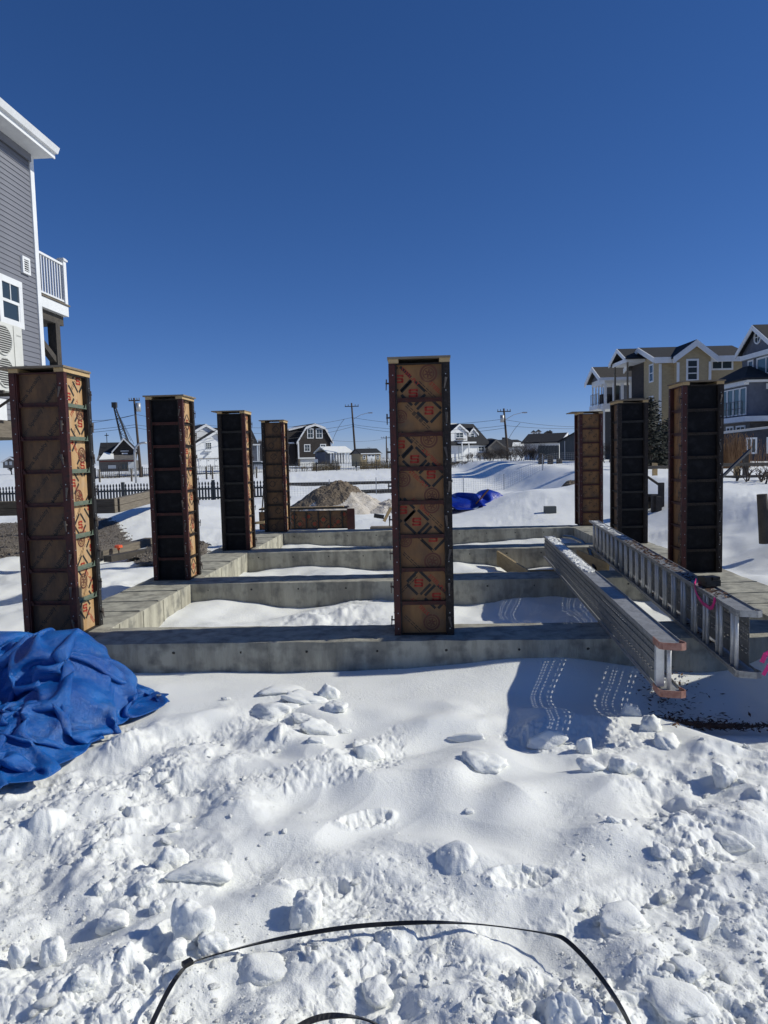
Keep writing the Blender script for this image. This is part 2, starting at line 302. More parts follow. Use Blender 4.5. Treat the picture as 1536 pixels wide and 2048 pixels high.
def snow_z(x, y, fine=True):
    x = np.asarray(x, float); y = np.asarray(y, float)
    z = base_z(x, y)
    near = ss(9, 6.5, y)*ss(-2.5, 0, y)*(np.abs(x) < 9)
    mid_ = ss(6.6, 7.2, y)*ss(34, 18, y); tm = ss(.12, .5, perlin(x*.5+3, y*.45, 16)+.35*perlin(x*1.7, y*1.5, 17))*mid_
    bayt = ss(.9, .3, np.hypot((x+1.0)/.9, (y-8.2)/1.0))
    z = z + (tm*.6+bayt)*(.022*fbm(x*4.5, y*4.2, 3, 18)+.010*np.abs(perlin(x*11, y*10, 19))) + mid_*.006*perlin(x*4+y, y*3, 27)
    front = ss(6.1, 5.4, y)*near
    flat = ss(5.35, 5.0, y+.12*perlin(x*1.1, y, 3))
    wx = x+.12*perlin(x*1.3, y*1.3, 21); wy = y+.16*perlin(x*1.1, y*1.1, 22)
    dune = .062*perlin(wx*1.55+wy*.8, wy*2.1-wx*.8, 23)+.034*perlin(wx*2.9+wy*1.2, wy*3.2-wx*1.2, 24)-.030*np.abs(perlin(wx*1.8+wy*.9+9, wy*2.0-wx*.7, 25))
    z = z + front*flat*dune + near*.012*perlin(x*2, y*3, 26)
    tz = ss(1.05, .8, np.hypot((x+3.05)/1.1, (y-4.9)/1.05))*near
    z = z*(1-tz) + tz*np.minimum(z, -.30)
    if not fine: return z
    ro = rough_mask(x, y)*near*(1-.85*tz)
    z = z + ro*(.065*perlin(x*1.5, y*1.9, 31)+.026*fbm(x*4.3, y*4.8, 3, 33))
    gx = x+.035*perlin(x*9, y*9, 37)+.012*perlin(x*27, y*27, 38); gy = y+.035*perlin(x*9+7, y*9, 39)+.012*perlin(x*27+5, y*27, 40)
    patch = ss(-.15, .35, perlin(x*2.1+1, y*2.4, 41)+.25*perlin(x*6, y*6, 42))
    big = lumps(gx, gy, .36, 40, .34*ro, .06, .24, .65); mid = lumps(gx, gy, .17, 50, (.12+.45*patch)*ro, .05, .36, .6); sm = lumps(gx, gy, .08, 60, (.06+.42*patch)*ro, .04, .36, .6)
    z = z + big*1.1 + np.maximum(mid, 0)*.95 + sm*.85
    z = z + ro*(.25+.75*patch)*(.014*fbm(gx*13, gy*14, 3, 72)+.010*np.abs(perlin(gx*17, gy*18, 73))+.0060*np.abs(perlin(gx*44, gy*46, 75))+.0035*perlin(gx*95, gy*97, 74))
    crust = ss(.26, .36, perlin(x*1.3+7, y*1.6, 81)+.12*perlin(x*7, y*7, 84))*near*ss(5.9, 5, y)
    z = z + crust*(.010*fbm(gx*22, gy*22, 2, 82)-.008*np.abs(perlin(gx*40, gy*40, 85)))*(1-ro)
    for (cx, cy, L, W_, a) in PRINTS:
        ca, sa = math.cos(a), math.sin(a); e1 = (x-cx)*ca+(y-cy)*sa; e2 = -(x-cx)*sa+(y-cy)*ca
        q = (e1/L)**2+(e2/W_)**2
        z = z - .018*ss(1.5, .4, q+.45*perlin(gx*9,gy*9,87)) + .012*ss(.9,1.3,q)*ss(2.4,1.4,q) + ss(2.4,.9,q)*.012*fbm(gx*26,gy*26,3,83)
    return z
def snow_at(x, y): return float(snow_z(np.array([x]), np.array([y]), False)[0])

def build_snow():
    th = np.concatenate([np.linspace(-math.pi, R(-40), 40, endpoint=False), np.linspace(R(-40), R(34), 980), np.linspace(R(34), math.pi, 40)[1:-1]])
    rs = [.02, .3, .8, 1.3]
    r = 1.62
    while r < 4000:
        rs.append(r); r += max(.004, r*r/1250) if r < 9 else r*r/1250 if r < 60 else r*.06
    rs = np.array(rs); nt_, nr = len(th), len(rs)
    T, RR = np.meshgrid(th, rs)
    x = -np.sin(-T+YAW)*RR; y = np.cos(-T+YAW)*RR
    z = snow_z(x.ravel(), y.ravel())
    v = np.stack([x.ravel(), y.ravel(), z], 1)
    i = np.arange(nr-1)[:, None]*nt_; j = np.arange(nt_)[None]; jn = (j+1) % nt_
    q = np.stack([i+j, i+jn, i+nt_+jn, i+nt_+j], -1).reshape(-1, 4)[:, ::-1]
    me = bpy.data.meshes.new('snow_ground'); nf = len(q)
    me.vertices.add(len(v)); me.vertices.foreach_set('co', v.ravel().astype(np.float32))
    me.loops.add(nf*4); me.loops.foreach_set('vertex_index', q.ravel().astype(np.int32))
    me.polygons.add(nf); me.polygons.foreach_set('loop_start', np.arange(0, nf*4, 4, dtype=np.int32)); me.polygons.foreach_set('loop_total', np.full(nf, 4, dtype=np.int32))
    me.polygons.foreach_set('use_smooth', np.ones(nf, dtype=bool))
    me.update(calc_edges=True); me.validate(); me.materials.append(M['snow'])
    o = obj('snow_ground', me); o['kind'] = 'structure'
    print('snow verts', len(v)); return o
build_snow()

# ------------------------------------------------------------------ foundation
def build_foundation():
    root = empty('concrete_foundation', (0, 6, 0), 'grey poured concrete grade beams in a ladder grid, half buried in snow', 'foundation')
    def beam(name, x0, x1, y0, y1, seed):
        # subdivided top and sides with a slightly ragged arris
        mb = MB(); nx = max(2, int((x1-x0)/.12)); ny = max(2, int((y1-y0)/.12)); r = np.random.default_rng(seed)
        bot = -.75; top = {}
        for i in range(nx+1):
            for j in range(ny+1):
                e = (i in (0, nx)) or (j in (0, ny))
                mb.v.append((x0+(x1-x0)*i/nx + (r.normal(0,.0025) if e else 0), y0+(y1-y0)*j/ny + (r.normal(0,.0025) if e else 0), r.normal(0,.0025)-(.006 if e else 0)))
        idx = lambda i, j: i*(ny+1)+j
        for i in range(nx):
            for j in range(ny): mb.f.append((idx(i,j), idx(i+1,j), idx(i+1,j+1), idx(i,j+1))); mb.m.append(0)
        ring = [idx(i,0) for i in range(nx)]+[idx(nx,j) for j in range(ny)]+[idx(i,ny) for i in range(nx,0,-1)]+[idx(0,j) for j in range(ny,0,-1)]
        b0 = len(mb.v)
        for k in ring:
            p = mb.v[k]; mb.v.append((p[0], p[1], -.02))
        for k in ring:
            p = mb.v[k]; mb.v.append((min(max(p[0],x0),x1), min(max(p[1],y0),y1), bot))
        n = len(ring)
        for a in range(n):
            c = (a+1) % n
            mb.f.append((ring[c], ring[a], b0+a, b0+c)); mb.m.append(0)
            mb.f.append((b0+c, b0+a, b0+n+a, b0+n+c)); mb.m.append(0)
        o = mb.build(name, M['concrete']); world_parent(o, root); return o
    ysf = [(6.08, 6.70), (9.13, 9.70), (12.20, 12.78), (15.48, 16.06)]
    for k, (a, b) in enumerate(ysf): beam('cross_beam', -3.06, 3.28, a, b, k)
    sl_ = beam('side_beam', -3.80, -3.063, 6.08, 16.06, 9); sr_ = beam('side_beam', 3.283, 4.02, 6.08, 16.06, 10)
    # formwork fins left on the faces: thin raised vertical seams
    mb = MB(); r = np.random.default_rng(3)
    for k, (a, b) in enumerate(ysf):
        for xx in np.arange(-2.6, 3.2, .61):
            xx += r.normal(0, .02); mb.box(xx-.004, xx+.004, a-.004, a-.001, -.6, -.012)
    o = mb.build('form_seams', M['concrete']); o['kind'] = 'stuff'; world_parent(o, root)
    mb = MB()
    for yy in np.arange(6.9, 15.4, .61): mb.box(-3.06, -3.056, yy-.004, yy+.004, -.6, -.012)
    o = mb.build('form_seams', M['concrete']); o['kind'] = 'stuff'; o.parent = sl_
    r = np.random.default_rng(5)
    for k, (a, b) in enumerate(ysf):
        mb = MB()
        for xx in np.arange(-2.85, 3.1, .61):
            for zz in (-.09, -.42): mb.tube([(xx+r.normal(0,.02), a-.0035, zz), (xx+r.normal(0,.002), a+.02, zz)], .011, 8)
        o = mb.build('tie_holes', M['black']); o['kind'] = 'stuff'; world_parent(o, root)
    # saw lines across the side beams
    mb = MB()
    for x0, x1 in ((-3.78,-3.08),(3.3,4.0)):
        for yy in (7.4, 7.95, 8.6, 10.3, 11.1, 13.5, 14.6): mb.bar((x0, yy, .0), (x1, yy+.06, .0), .014, .012)
    o = mb.build('tooled_lines', M['stone']); o['kind'] = 'stuff'; world_parent(o, root)
build_foundation()

# ------------------------------------------------------------------ flat print on plywood
_glyph = {}
def text2d(s, bold=False):
    if s in _glyph: return _glyph[s]
    cu = bpy.data.curves.new('t', 'FONT'); cu.body = s; cu.resolution_u = 2; cu.offset = .012 if bold else 0
    o = bpy.data.objects.new('t', cu); col.objects.link(o)
    dg = bpy.context.evaluated_depsgraph_get(); me = o.evaluated_get(dg).to_mesh()
    v = np.array([p.co[:2] for p in me.vertices]); f = [tuple(p.vertices) for p in me.polygons]
    o.evaluated_get(dg).to_mesh_clear(); bpy.data.objects.remove(o); bpy.data.curves.remove(cu)
    mn, mx = v.min(0), v.max(0); v = (v-(mn+mx)/2)/max(mx[1]-mn[1], 1e-6)
    _glyph[s] = (v, f); return v, f
class Ink:
    def __init__(s): s.v = []; s.f = []; s.m = []
    def poly(s, pts, k):
        o = len(s.v); s.v += [(p[0], p[1]) for p in pts]; s.f.append(tuple(range(o, o+len(pts)))); s.m.append(k)
    def bar(s, x, z, L, t, a, k):
        c, q = math.cos(a), math.sin(a)
        s.poly([(x+u*L/2*c-v*t/2*q, z+u*L/2*q+v*t/2*c) for u, v in ((-1,-1),(1,-1),(1,1),(-1,1))], k)
    def text(s, st, x, z, h, a, k, bold=True):
        v, f = text2d(st, bold); c, q = math.cos(a), math.sin(a); o = len(s.v)
        s.v += [(x+h*(p[0]*c-p[1]*q), z+h*(p[0]*q+p[1]*c)) for p in v]
        s.f += [tuple(i+o for i in g) for g in f]; s.m += [k]*len(f)
    def ring(s, x, z, r0, r1, k, n=20, a0=0, a1=6.2832):
        for i in range(n):
            a = a0+(a1-a0)*i/n; b = a0+(a1-a0)*(i+1)/n
            s.poly([(x+r0*math.cos(a), z+r0*math.sin(a)), (x+r1*math.cos(a), z+r1*math.sin(a)), (x+r1*math.cos(b), z+r1*math.sin(b)), (x+r0*math.cos(b), z+r0*math.sin(b))], k)
    def diamond(s, x, z, d=.118, t=.024, logo=True, k=0):
        for i in range(4):
            a = R(45+90*i); s.bar(x+d*.707*math.cos(a)*.99, z+d*.707*math.sin(a)*.99, d*1.12, t, a+R(90), k)
        if logo: s.logo(x, z, .072)
    def logo(s, x, z, h):
        wd = h*1.12; t = h*.22
        def rc(x0, x1, z0, z1): s.poly([(x+x0*wd, z+z0*h), (x+x1*wd, z+z0*h), (x+x1*wd, z+z1*h), (x+x0*wd, z+z1*h)], 1)
        rc(-.42,.5,.28,.5); rc(-.5,-.26,.0,.42); rc(-.42,.42,-.11,.11); rc(.26,.5,-.42,0); rc(-.5,.42,-.5,-.28); rc(.3,.5,.2,.36); rc(-.5,-.3,-.36,-.2)
    def seal(s, x, z, r):
        s.ring(x, z, r*.80, r, 2); s.ring(x, z, r*.56, r*.66, 2)
        for i in range(6): 
            a = i*1.047+.3; s.bar(x+.28*r*math.cos(a), z+.28*r*math.sin(a), r*.4, r*.17, a, 2)
    def lines(s, x, z, a, n=2, L=.2):
        for i in range(n):
            o = .018*(i-(n-1)/2); xx = x-o*math.sin(a); zz = z+o*math.cos(a)
            for j in range(5): s.bar(xx+math.cos(a)*(j-2)*L*.21, zz+math.sin(a)*(j-2)*L*.21, L*.17, .006, a, 0)
    def mesh(s, name, x0, x1, z0, z1, y):
        me = bpy.data.meshes.new(name); me.from_pydata([(p[0], y-.0004*0, p[1]) for p in s.v], [], s.f)
        for q in ('ink_k','ink_r','ink_b'): me.materials.append(M[q])
        me.polygons.foreach_set('material_index', s.m)
        # separate the three inks by a hair so that they never share a plane
        bm = bmesh.new(); bm.from_mesh(me)
        for f in bm.faces:
            for v in f.verts: v.co.y = y-.0009*(f.material_index+1)
        for co, no in (((x0,0,0),(-1,0,0)), ((x1,0,0),(1,0,0)), ((0,0,z0),(0,0,-1)), ((0,0,z1),(0,0,1))):
            bmesh.ops.bisect_plane(bm, geom=bm.verts[:]+bm.edges[:]+bm.faces[:], plane_co=co, plane_no=no, clear_outer=True)
        bm.to_mesh(me); bm.free(); return me
def print_logo(w, H, seed, dz=0):
    I = Ink(); k = lambda px: (px-325)*.00136; zz = lambda py: H*(1940-py)/1790
    if seed == 0:
        for x, y in ((385,455),(285,770),(390,875),(290,1185),(395,1295),(295,1595),(195,245),(285,340),(195,672),(410,1690),(200,1105)): I.diamond(k(x), zz(y))
        for x, y, a in ((268,232,-45),(392,762,135),(308,902,-45),(318,1082,135),(420,1600,-45),(300,1752,135),(450,330,-45)): I.text('STEEL-PLY', k(x), zz(y), .034, R(a), 1)
        for x, y, r in ((385,215,.078),(200,490,.06),(380,642,.078),(205,902,.07),(392,1012,.07),(390,1080,.07),(212,1310,.06),(390,1450,.078),(375,1862,.075)): I.seal(k(x), zz(y), r)
        for x, y, a in ((290,470,-45),(300,662,-45),(372,322,-45),(402,1170,-45),(345,1332,-45),(250,1445,-45),(330,520,-45),(250,1870,-45),(230,1600,45)): I.lines(k(x), zz(y), R(a))
    else:
        r = random.Random(seed); z = .1+.2*r.random()
        while z < H:
            x = r.choice([-.09, .06, .0]); I.diamond(x, z); I.diamond(x+(.2 if x < .03 else -.2), z+.16); I.text('STEEL-PLY', x+.1, z-.1, .034, R(r.choice([45,135,-45])), 1)
            I.seal(-x*1.2, z+.26, .075); I.lines(x*-.5, z+.14, R(45)); z += .40
    return I
def print_specialty(w, H):
    I = Ink()
    for i in range(9):
        z = .16+i*.3048; o = .05*math.sin(i*1.7)
        I.text('China Specialty Plywood', -.02+o*.3, z+.06, .052, R(52), 0)
        I.text('Plywood I', .12, z-.03, .052, R(232), 0)
    return I
def print_ply(w, H):
    I = Ink()
    for i in range(8):
        z = .14+i*.3048
        for x, dz in ((-.12,-.03),(.0,.08),(.10,.0)): I.text('PLY', x, z+dz, .05, R(48), 0)
    return I
def print_faint(w, H):
    I = Ink()
    for i in range(8):
        z = .1+i*.3048; I.diamond((-.05,.06,.0)[i % 3], z+.06*(i % 2), .08, .014, False); I.lines(.05, z+.12, R(45))
    return I
def print_strips(w, H):
    I = Ink()
    for i in range(18): I.text('Specialty Plywood', -.02+(.06 if i % 2 else 0), .08+i*.14, .03, R(60), 0)
    return I
PR = {'logo': lambda w, H: print_logo(w, H, 0), 'logo2': lambda w, H: print_logo(w, H, 5), 'logo3': lambda w, H: print_logo(w, H, 8), 'specialty': print_specialty, 'ply': print_ply, 'faint': print_faint, 'strips': print_strips}

# ------------------------------------------------------------------ column forms
_cache = {}
def memo(key, fn):
    if key not in _cache: _cache[key] = fn()
    return _cache[key]
def form_panel(root, W, H, side, steel, ply, prt, ribm=None, lip=-1, bolts=True, cw=.055, rail=None, rot=None, loc=None, nribs=7):
    w_ = W-2*cw; yo = -W/2; ribm = ribm or steel; rail = rail or steel
    def frame():
        mb = MB()
        for s in (-1, 1):
            x = s*w_/2; mb.box(min(x, x-s*.012), max(x, x-s*.012), yo+.002, yo+.060, 0, H)
        mb.box(-w_/2+.012, w_/2-.012, yo+.006, yo+.060, 0, .010); mb.box(-w_/2+.012, w_/2-.012, yo+.006, yo+.060, H-.010, H); return mb.mesh('form_panel', M[rail])
    fr = obj('form_panel', memo(('fr', W, H, rail), frame), root, rot=rot or (0, 0, side*math.pi/2), loc=loc)
    obj('plywood_sheet', memo(('pl', W, H, ply), lambda: MB().box(-w_/2+.012, w_/2-.012, yo+.046, yo+.058, .010, H-.010).mesh('plywood_sheet', M[ply])), fr)
    def rib():
        mb = MB(); a = w_/2-.013
        mb.box(-a, a, yo+.008, yo+.045, -.003, .003)
        z0, z1 = (-.034, -.003) if lip < 0 else (.003, .034)
        mb.box(-a, a, yo+.030, yo+.0335, z0, z1)
        for s in (-1, 1):
            zz = -.05 if lip < 0 else .05
            mb.prism([(s*a, yo+.012, 0), (s*(a-.035), yo+.012, 0), (s*a, yo+.012, zz)], [(s*a, yo+.016, 0), (s*(a-.035), yo+.016, 0), (s*a, yo+.016, zz)])
        return mb.mesh('cross_rib', M[ribm])
    rm = memo(('rib', W, ribm, lip), rib)
    for i in range(1, nribs+1): obj('cross_rib', rm, fr, loc=(0, 0, H*i/(nribs+1)))
    if prt:
        obj('printed_marks', memo(('pr', W, H, prt), lambda: PR[prt](w_, H).mesh('printed_marks', -w_/2+.013, w_/2-.013, .012, H-.012, yo+.046)), fr)['kind'] = 'stuff'
    if bolts:
        def bolt():
            mb = MB(); mb.bar((0,0,0), (0,-.03,0), .010, .014); mb.prism([(-.012,-.026,.035),(.012,-.026,.035),(.004,-.026,-.06),(-.004,-.026,-.06)], [(-.012,-.020,.035),(.012,-.020,.035),(.004,-.020,-.06),(-.004,-.020,-.06)]); return mb.mesh('wedge_bolt', M['galv_d'])
        bm_ = memo('bolt', bolt)
        def rivet():
            mb = MB(); 
            for i in range(8):
                for s in (-1, 1):
                    for dz in (.06, .2): mb.box(s*(w_/2+.022)-.004, s*(w_/2+.022)+.004, yo-.008, yo-.0046, H*i/8+dz-.004, H*i/8+dz+.004)
            return mb.mesh('rivets', M['galv'])
        o = obj('rivets', memo(('rv', W), rivet), fr); o['kind'] = 'stuff'
        for i in range(8):
            o = obj('wedge_bolt', bm_, fr, loc=((w_/2+.012) if i % 2 else (w_/2+.03), yo-.004, H*(i+.45)/8), rot=(0, .1*((i*7) % 5-2), .3*((i*5) % 3-1)))
    return fr
M['galv_d'] = mat('dull_grey_steel', (.10,.085,.075), .6, .4)
def column(label, x, y, W, H, sides, corner, lidx=(.02,.02), lidy=(.02,.02), cleat=.036, tilt=0):
    root = empty('column_form', (x+W/2, y+W/2, 0.004), label, 'column form', 'steel framed plywood column forms standing on the beams')
    root.rotation_euler = (0, tilt, 0)
    def ang():
        mb = MB(); c = W/2; t = .006; f = .053
        mb.box(-c-.003, -c+f, -c-.0045, -c+t, 0, H); mb.box(-c-.003, -c+t, -c+t, -c+f, 0, H); return mb
    for k in range(4):
        mm = corner[k] if isinstance(corner, (list, tuple)) else corner
        obj('corner_angle', memo(('ang', W, H, mm), lambda: ang().mesh('corner_angle', M[mm])), root, rot=(0, 0, k*math.pi/2))
    for k, s in enumerate(sides):
        if s: form_panel(root, W, H, k, **s)
    c = W/2
    for s in (-1, 1):
        x0, x1 = (-c-.002, -c+.085) if s < 0 else (c-.085, c+.006)
        MB().box(x0, x1, -c-.004, c+.006, H+.002, H+.002+cleat).build('top_cleat', M['lumber'], root)
    MB().box(-c-lidx[0], c+lidx[1], -c-lidy[0], c+lidy[1], H+.003+cleat, H+.003+cleat+.018).build('plywood_lid', M['lid'], root)
    return root
bk = dict(steel='rust_dk', ply='ply_bk', prt=None, bolts=False, ribm='blackst')
bkr = dict(steel='rust_dk', ply='ply_bk', prt=None, ribm='rust', bolts=True)
hid = dict(steel='rust_dk', ply='ply_dim', prt=None, bolts=False)
lt = lambda p: dict(steel='rust_dk', ply='ply_lt', prt=p, ribm='rust_dk')
column('brown form behind the blue tarp heap, dark slanted lettering and green side ribs', -3.70, 6.31, .505, 2.43,
       [dict(steel='rust', ply='ply_dim', prt='specialty', rail='rust', lip=1, ribm='rust'), dict(steel='blackst', ply='ply_lt', prt='logo2', ribm='green', lip=1), hid, hid], ['rust','rust','blackst','rust'], lidx=(.10,.02), lidy=(.03,.0))
column('black faced form on the left beam, first behind the form beside the tarp', -3.655, 9.40, .495, 2.44, [bkr, lt('logo3'), hid, hid], ['rust','rust','rust_dk','rust'], lidx=(.03,.03))
column('black faced form on the left beam, between another black form and the weathered brown one', -3.59, 12.53, .49, 2.44, [bk, lt('logo2'), hid, hid], ['rust_dk','rust','rust_dk','rust'], lidx=(.10,.01))
column('weathered brown form on the far left corner of the foundation, faint marks on its face', -3.52, 15.72, .495, 2.44, [dict(steel='rust_dk', ply='ply_dim', prt='faint', bolts=True), lt('logo3'), hid, hid], ['rust_dk','rust','rust_dk','rust'], lidx=(.05,.02))
column('brown form with red S diamonds standing in the middle of the nearest beam', -.26, 6.25, .525, 2.40,
       [dict(steel='rust_dk', ply='ply', prt='logo', ribm='rust', lip=-1), hid, hid, dict(steel='rust', ply='ply', prt=None)], ['rust','rust_dk','rust_dk','rust'], lidx=(.012,.012), lidy=(.012,.012))
for k, (yy, hh) in enumerate(((9.4, 2.36), (12.5, 2.36), (15.7, 2.36))):
    column(['form hidden behind the middle one on the second beam', 'form hidden behind the middle one on the third beam', 'form hidden behind the middle one on the farthest beam'][k], -.19, yy, .46, hh, [hid, hid, hid, hid], 'rust_dk', lidx=(0,0))
column('nearest black faced form on the right, beside the leafy laddered stage', 3.37, 9.36, .51, 2.42, [dict(steel='rust', ply='ply_bk', prt=None, ribm='rust_dk', rail='rust_dk'), hid, hid, dict(steel='rust', ply='ply', prt='strips', ribm='rust')], ['rust','rust_dk','rust_dk','rust'])
column('black faced form at right between the lettered brown one and the nearest black one', 3.41, 12.50, .505, 2.43, [bk, hid, hid, dict(steel='rust_dk', ply='ply_dim', prt=None, ribm='rust_dk')], ['rust_dk']*4)
column('red ribbed brown form at far right corner with slanted dark lettering and an overhanging lid', 3.47, 15.75, .50, 2.44, [dict(steel='rust', ply='ply', prt='ply', ribm='rust'), hid, hid, dict(steel='rust', ply='ply_dim', prt=None)], ['rust']*4, lidx=(.16,.0), lidy=(.0,.15))
column('form at the right edge of the photo of which only the top corner shows', 3.33, 6.28, .505, 2.43, [hid, hid, hid, hid], 'rust', lidx=(.03,.02))

# ------------------------------------------------------------------ aluminium stages
def stage(name, label, A, B, hgt, depth, deck_at, rung_at, cap_mat, snow=False, nrung=0, slots=True, grooves=True):
    """A near end, B far end (world points of the lower left edge); depth towards +x"""
    A = Vector(A); B = Vector(B); L = (B-A).length; ay = (B-A).normalized()
    ax = ay.cross(Vector((0,0,1))).normalized(); az = ax.cross(ay)
    root = empty(name, A, label, 'scaffold stage', 'long aluminium scaffold stages lying on edge across the beams')
    root.rotation_euler = Matrix((ax, ay, az)).transposed().to_euler()
    rh = .032
    for z0, n_ in ((0, 'side_rail'), (hgt-rh, 'side_rail')):
        mb = MB(); mb.box(0, depth, .0, L, z0+rh/2-.004, z0+rh/2+.004)      # web
        mb.box(0, .005, .0, L, z0, z0+rh); mb.box(depth-.005, depth, .07, L, z0, z0+rh)   # flanges
        r_ = mb.build(n_, M['alu'], root)
        # pointed end loop: slanted strap round the rail end
        mb = MB(); P = [(-.004,.14),(-.004,-.0),(.012,-.022),(depth-.03,-.045),(depth+.004,-.03),(depth+.006,.0),(depth-.012,.05)]
        for a, b in zip(P[:-1], P[1:]): mb.bar((a[0], a[1], z0+rh/2), (b[0], b[1], z0+rh/2), .006, rh+.014)
        mb.box(.0, depth-.02, -.02, .0, z0+rh/2-.003, z0+rh/2+.003)
        mb.build('end_cap', M[cap_mat], r_)
    # deck sheet with real slots
    mb = MB(); z0, z1 = rh+.002, hgt-rh-.002; x = deck_at
    rows = []; 
    if slots:
        zs = [z0, z0+.03]; pat = []
        rowz = [.22, .30, .46, .52, .58, .64, .76]
        for q in rowz:
            zc = z0+(z1-z0)*q; hq = .0034 if q in (.22, .30, .76) else .0024; rows.append((zc-hq, zc+hq))
    bands = []; last = z0
    for a, b in rows: bands.append((last, a, False)); bands.append((a, b, True)); last = b
    bands.append((last, z1, False))
    for a, b, s in bands:
        if not s: mb.box(x, x+.003, .10, L-.05, a, b)
        else:
            yy = .10; big = b-a > .006; pit, sol = (.078, .040) if big else (.044, .022)
            while yy < L-.05:
                y2 = min(yy+sol, L-.05); mb.box(x, x+.003, yy, y2, a, b); yy += pit
    if grooves:
        for q in (.27, .51, .72, .88): mb.box(x-.006, x, .10, L-.05, z0+(z1-z0)*q-.004, z0+(z1-z0)*q+.004)
    mb.build('deck_sheet', M['deck'], root)
    def rung(): return MB().tube([(0,0,rh/2),(0,0,hgt-rh/2)], .015, 8).mesh('rung', M['alu_lt'], True)
    rm = memo(('rung', hgt), rung)
    ys_ = [.055] if not nrung else []
    if nrung:
        k = .09
        while k < L-.1:
            ys_ += [k, k+.085]; k += .33
    for i, k in enumerate(ys_):
        o = obj('rung', rm, root, loc=(rung_at, k, 0))
    if not nrung: MB().box(-.002, .05, .075, .115, rh, hgt-rh).build('end_post', M['alu_lt'], root)
    return root, ax, ay, az, L
def at_d(px, py, d, z=None):
    p = D(px, py, d)
    if z is not None: p.z = z
    return p
A1 = at_d(1319, 1385, 4.62, .006); B1 = at_d(1087, 1112, 10.9, .008)
S1 = stage('scaffold_stage', 'front scaffold stage on edge, deck side out, rusty pink end caps, snow on top', A1, B1, .345, .15, .012, .075, 'copper')
A2 = at_d(1472, 1350, 4.98, .006); B2 = at_d(1178, 1095, 12.0, .006)
S2 = stage('scaffold_stage', 'taller scaffold stage lying on edge behind the front one, rungs showing like a ladder', A2, B2, .462, .15, .118, .03, 'alu', nrung=20)
# snow, ice and leaf litter lying on the rails
def rail_stuff(S, name, label, mt, y0, y1, n, x0, x1, z, sz, flat=.35, kind='chunk'):
    root, ax, ay, az, L = S; mb = MB(); r = np.random.default_rng(int(y0*100)+n)
    for i in range(n):
        yy = r.uniform(y0, y1); xx = r.uniform(x0, x1); s = sz*r.uniform(.4, 1.2)
        if kind == 'leaf':
            a = r.uniform(0, 6.28); t = r.uniform(-.5, .5); u = Vector((math.cos(a), math.sin(a), t*.6))*s; v = Vector((-math.sin(a), math.cos(a), r.uniform(-.6,.6)))*s*.45; p = Vector((xx, yy, z+s*.3))
            mb.add([p-u-v*.2, p+v, p+u+v*.1, p-v], [(0,1,2,3)])
        else:
            k = 6; pts = [(xx+s*math.cos(j*1.047)*r.uniform(.6,1.2), yy+1.6*s*math.sin(j*1.047)*r.uniform(.6,1.2)) for j in range(k)]
            pts = [(min(max(p[0], x0-.01), x1+.01), p[1]) for p in pts]
            h = s*flat*r.uniform(.5, 1.2)
            mb.prism([(p[0], p[1], z+.0005+.0003*(i % 7)) for p in pts], [(xx+(p[0]-xx)*.7, yy+(p[1]-yy)*.7, z+h) for p in pts])
    o = mb.build(name, mt); o.matrix_world = root.matrix_basis; tag(o, label, None, None, 'stuff'); return o
rail_stuff(S1, 'rail_snow', 'crusty snow lying on the top rail of the front scaffold stage', M['snow'], 2.9, 6.1, 240, .02, .13, .345-.012, .045)
rail_stuff(S1, 'lower_rail_snow', 'small snow lumps lying in the lower rail of the front stage', M['snow'], .1, .6, 8, .05, .12, .02, .025)
rail_stuff(S2, 'leaf_litter', 'dry brown leaves lying on the top rail of the laddered stage', M['leaf'], .5, 4.2, 420, .01, .14, .462-.01, .024, kind='leaf')
rail_stuff(S2, 'rail_snow', 'patchy snow on the far part of the laddered stage', M['snow'], 4.2, 7.0, 60, .02, .13, .462-.012, .03)
rail_stuff(S2, 'lower_leaf_litter', 'dry brown leaves caught on the lower rail behind the rungs', M['leaf'], .6, 6.5, 300, .04, .11, .02, .02, kind='leaf')
def ribbon(name, label, pts, wd, mt):
    mb = MB(); P = [Vector(p) for p in pts]
    for i in range(len(P)-1):
        a, b = P[i], P[i+1]; mb.bar(a, b+(b-a)*.1, .004, wd)
    return tag(mb.build(name, mt), label, 'ribbon')
def s2(x, y, z): 
    return S2[0].matrix_basis @ Vector((x, y, z)) if False else Vector(A2)+S2[1]*x+S2[2]*y+S2[3]*z
ribbon('pink_ribbon', 'bright pink ribbon looped round the top rail of the laddered stage', [s2(.05,1.15,.475), s2(.02,1.05,.478), s2(-.008,.98,.474), s2(-.012,.95,.43), s2(-.012,.86,.385), s2(-.012,.72,.36), s2(-.012,.56,.36), s2(-.012,.5,.375), s2(-.008,.47,.42), s2(-.006,.46,.455)], .028, M['pinkrib'])
ribbon('pink_ribbon', 'bright pink ribbon trailing on snow at right edge below the laddered stage', [s2(.15,-.05,.11), s2(.17,-.06,.17), s2(.22,-.05,.20), s2(.30,.0,.18), s2(.42,.05,.16), s2(.6,.1,.15)], .03, M['pinkrib'])
ribbon('pink_ribbon', 'second strand of pink ribbon drooping to the snow at right edge', [s2(.15,-.08,.03), s2(.18,-.09,.10), s2(.24,-.06,.07), s2(.32,-.03,.0), s2(.42,.0,-.05)], .024, M['pinkrib'])
mb = MB(); mb.box(-.07,.07,-.05,.05,0,.05); mb.box(-.09,-.03,-.06,.03,.05,.085); mb.box(.01,.08,-.03,.06,.05,.075)
o = mb.build('black_scraps', M['black']); o.location = s2(.10,.95,.463); o.rotation_euler = (0,0,.3); tag(o, 'small pile of black scraps sitting on the top rail near the pink ribbon', 'scrap')

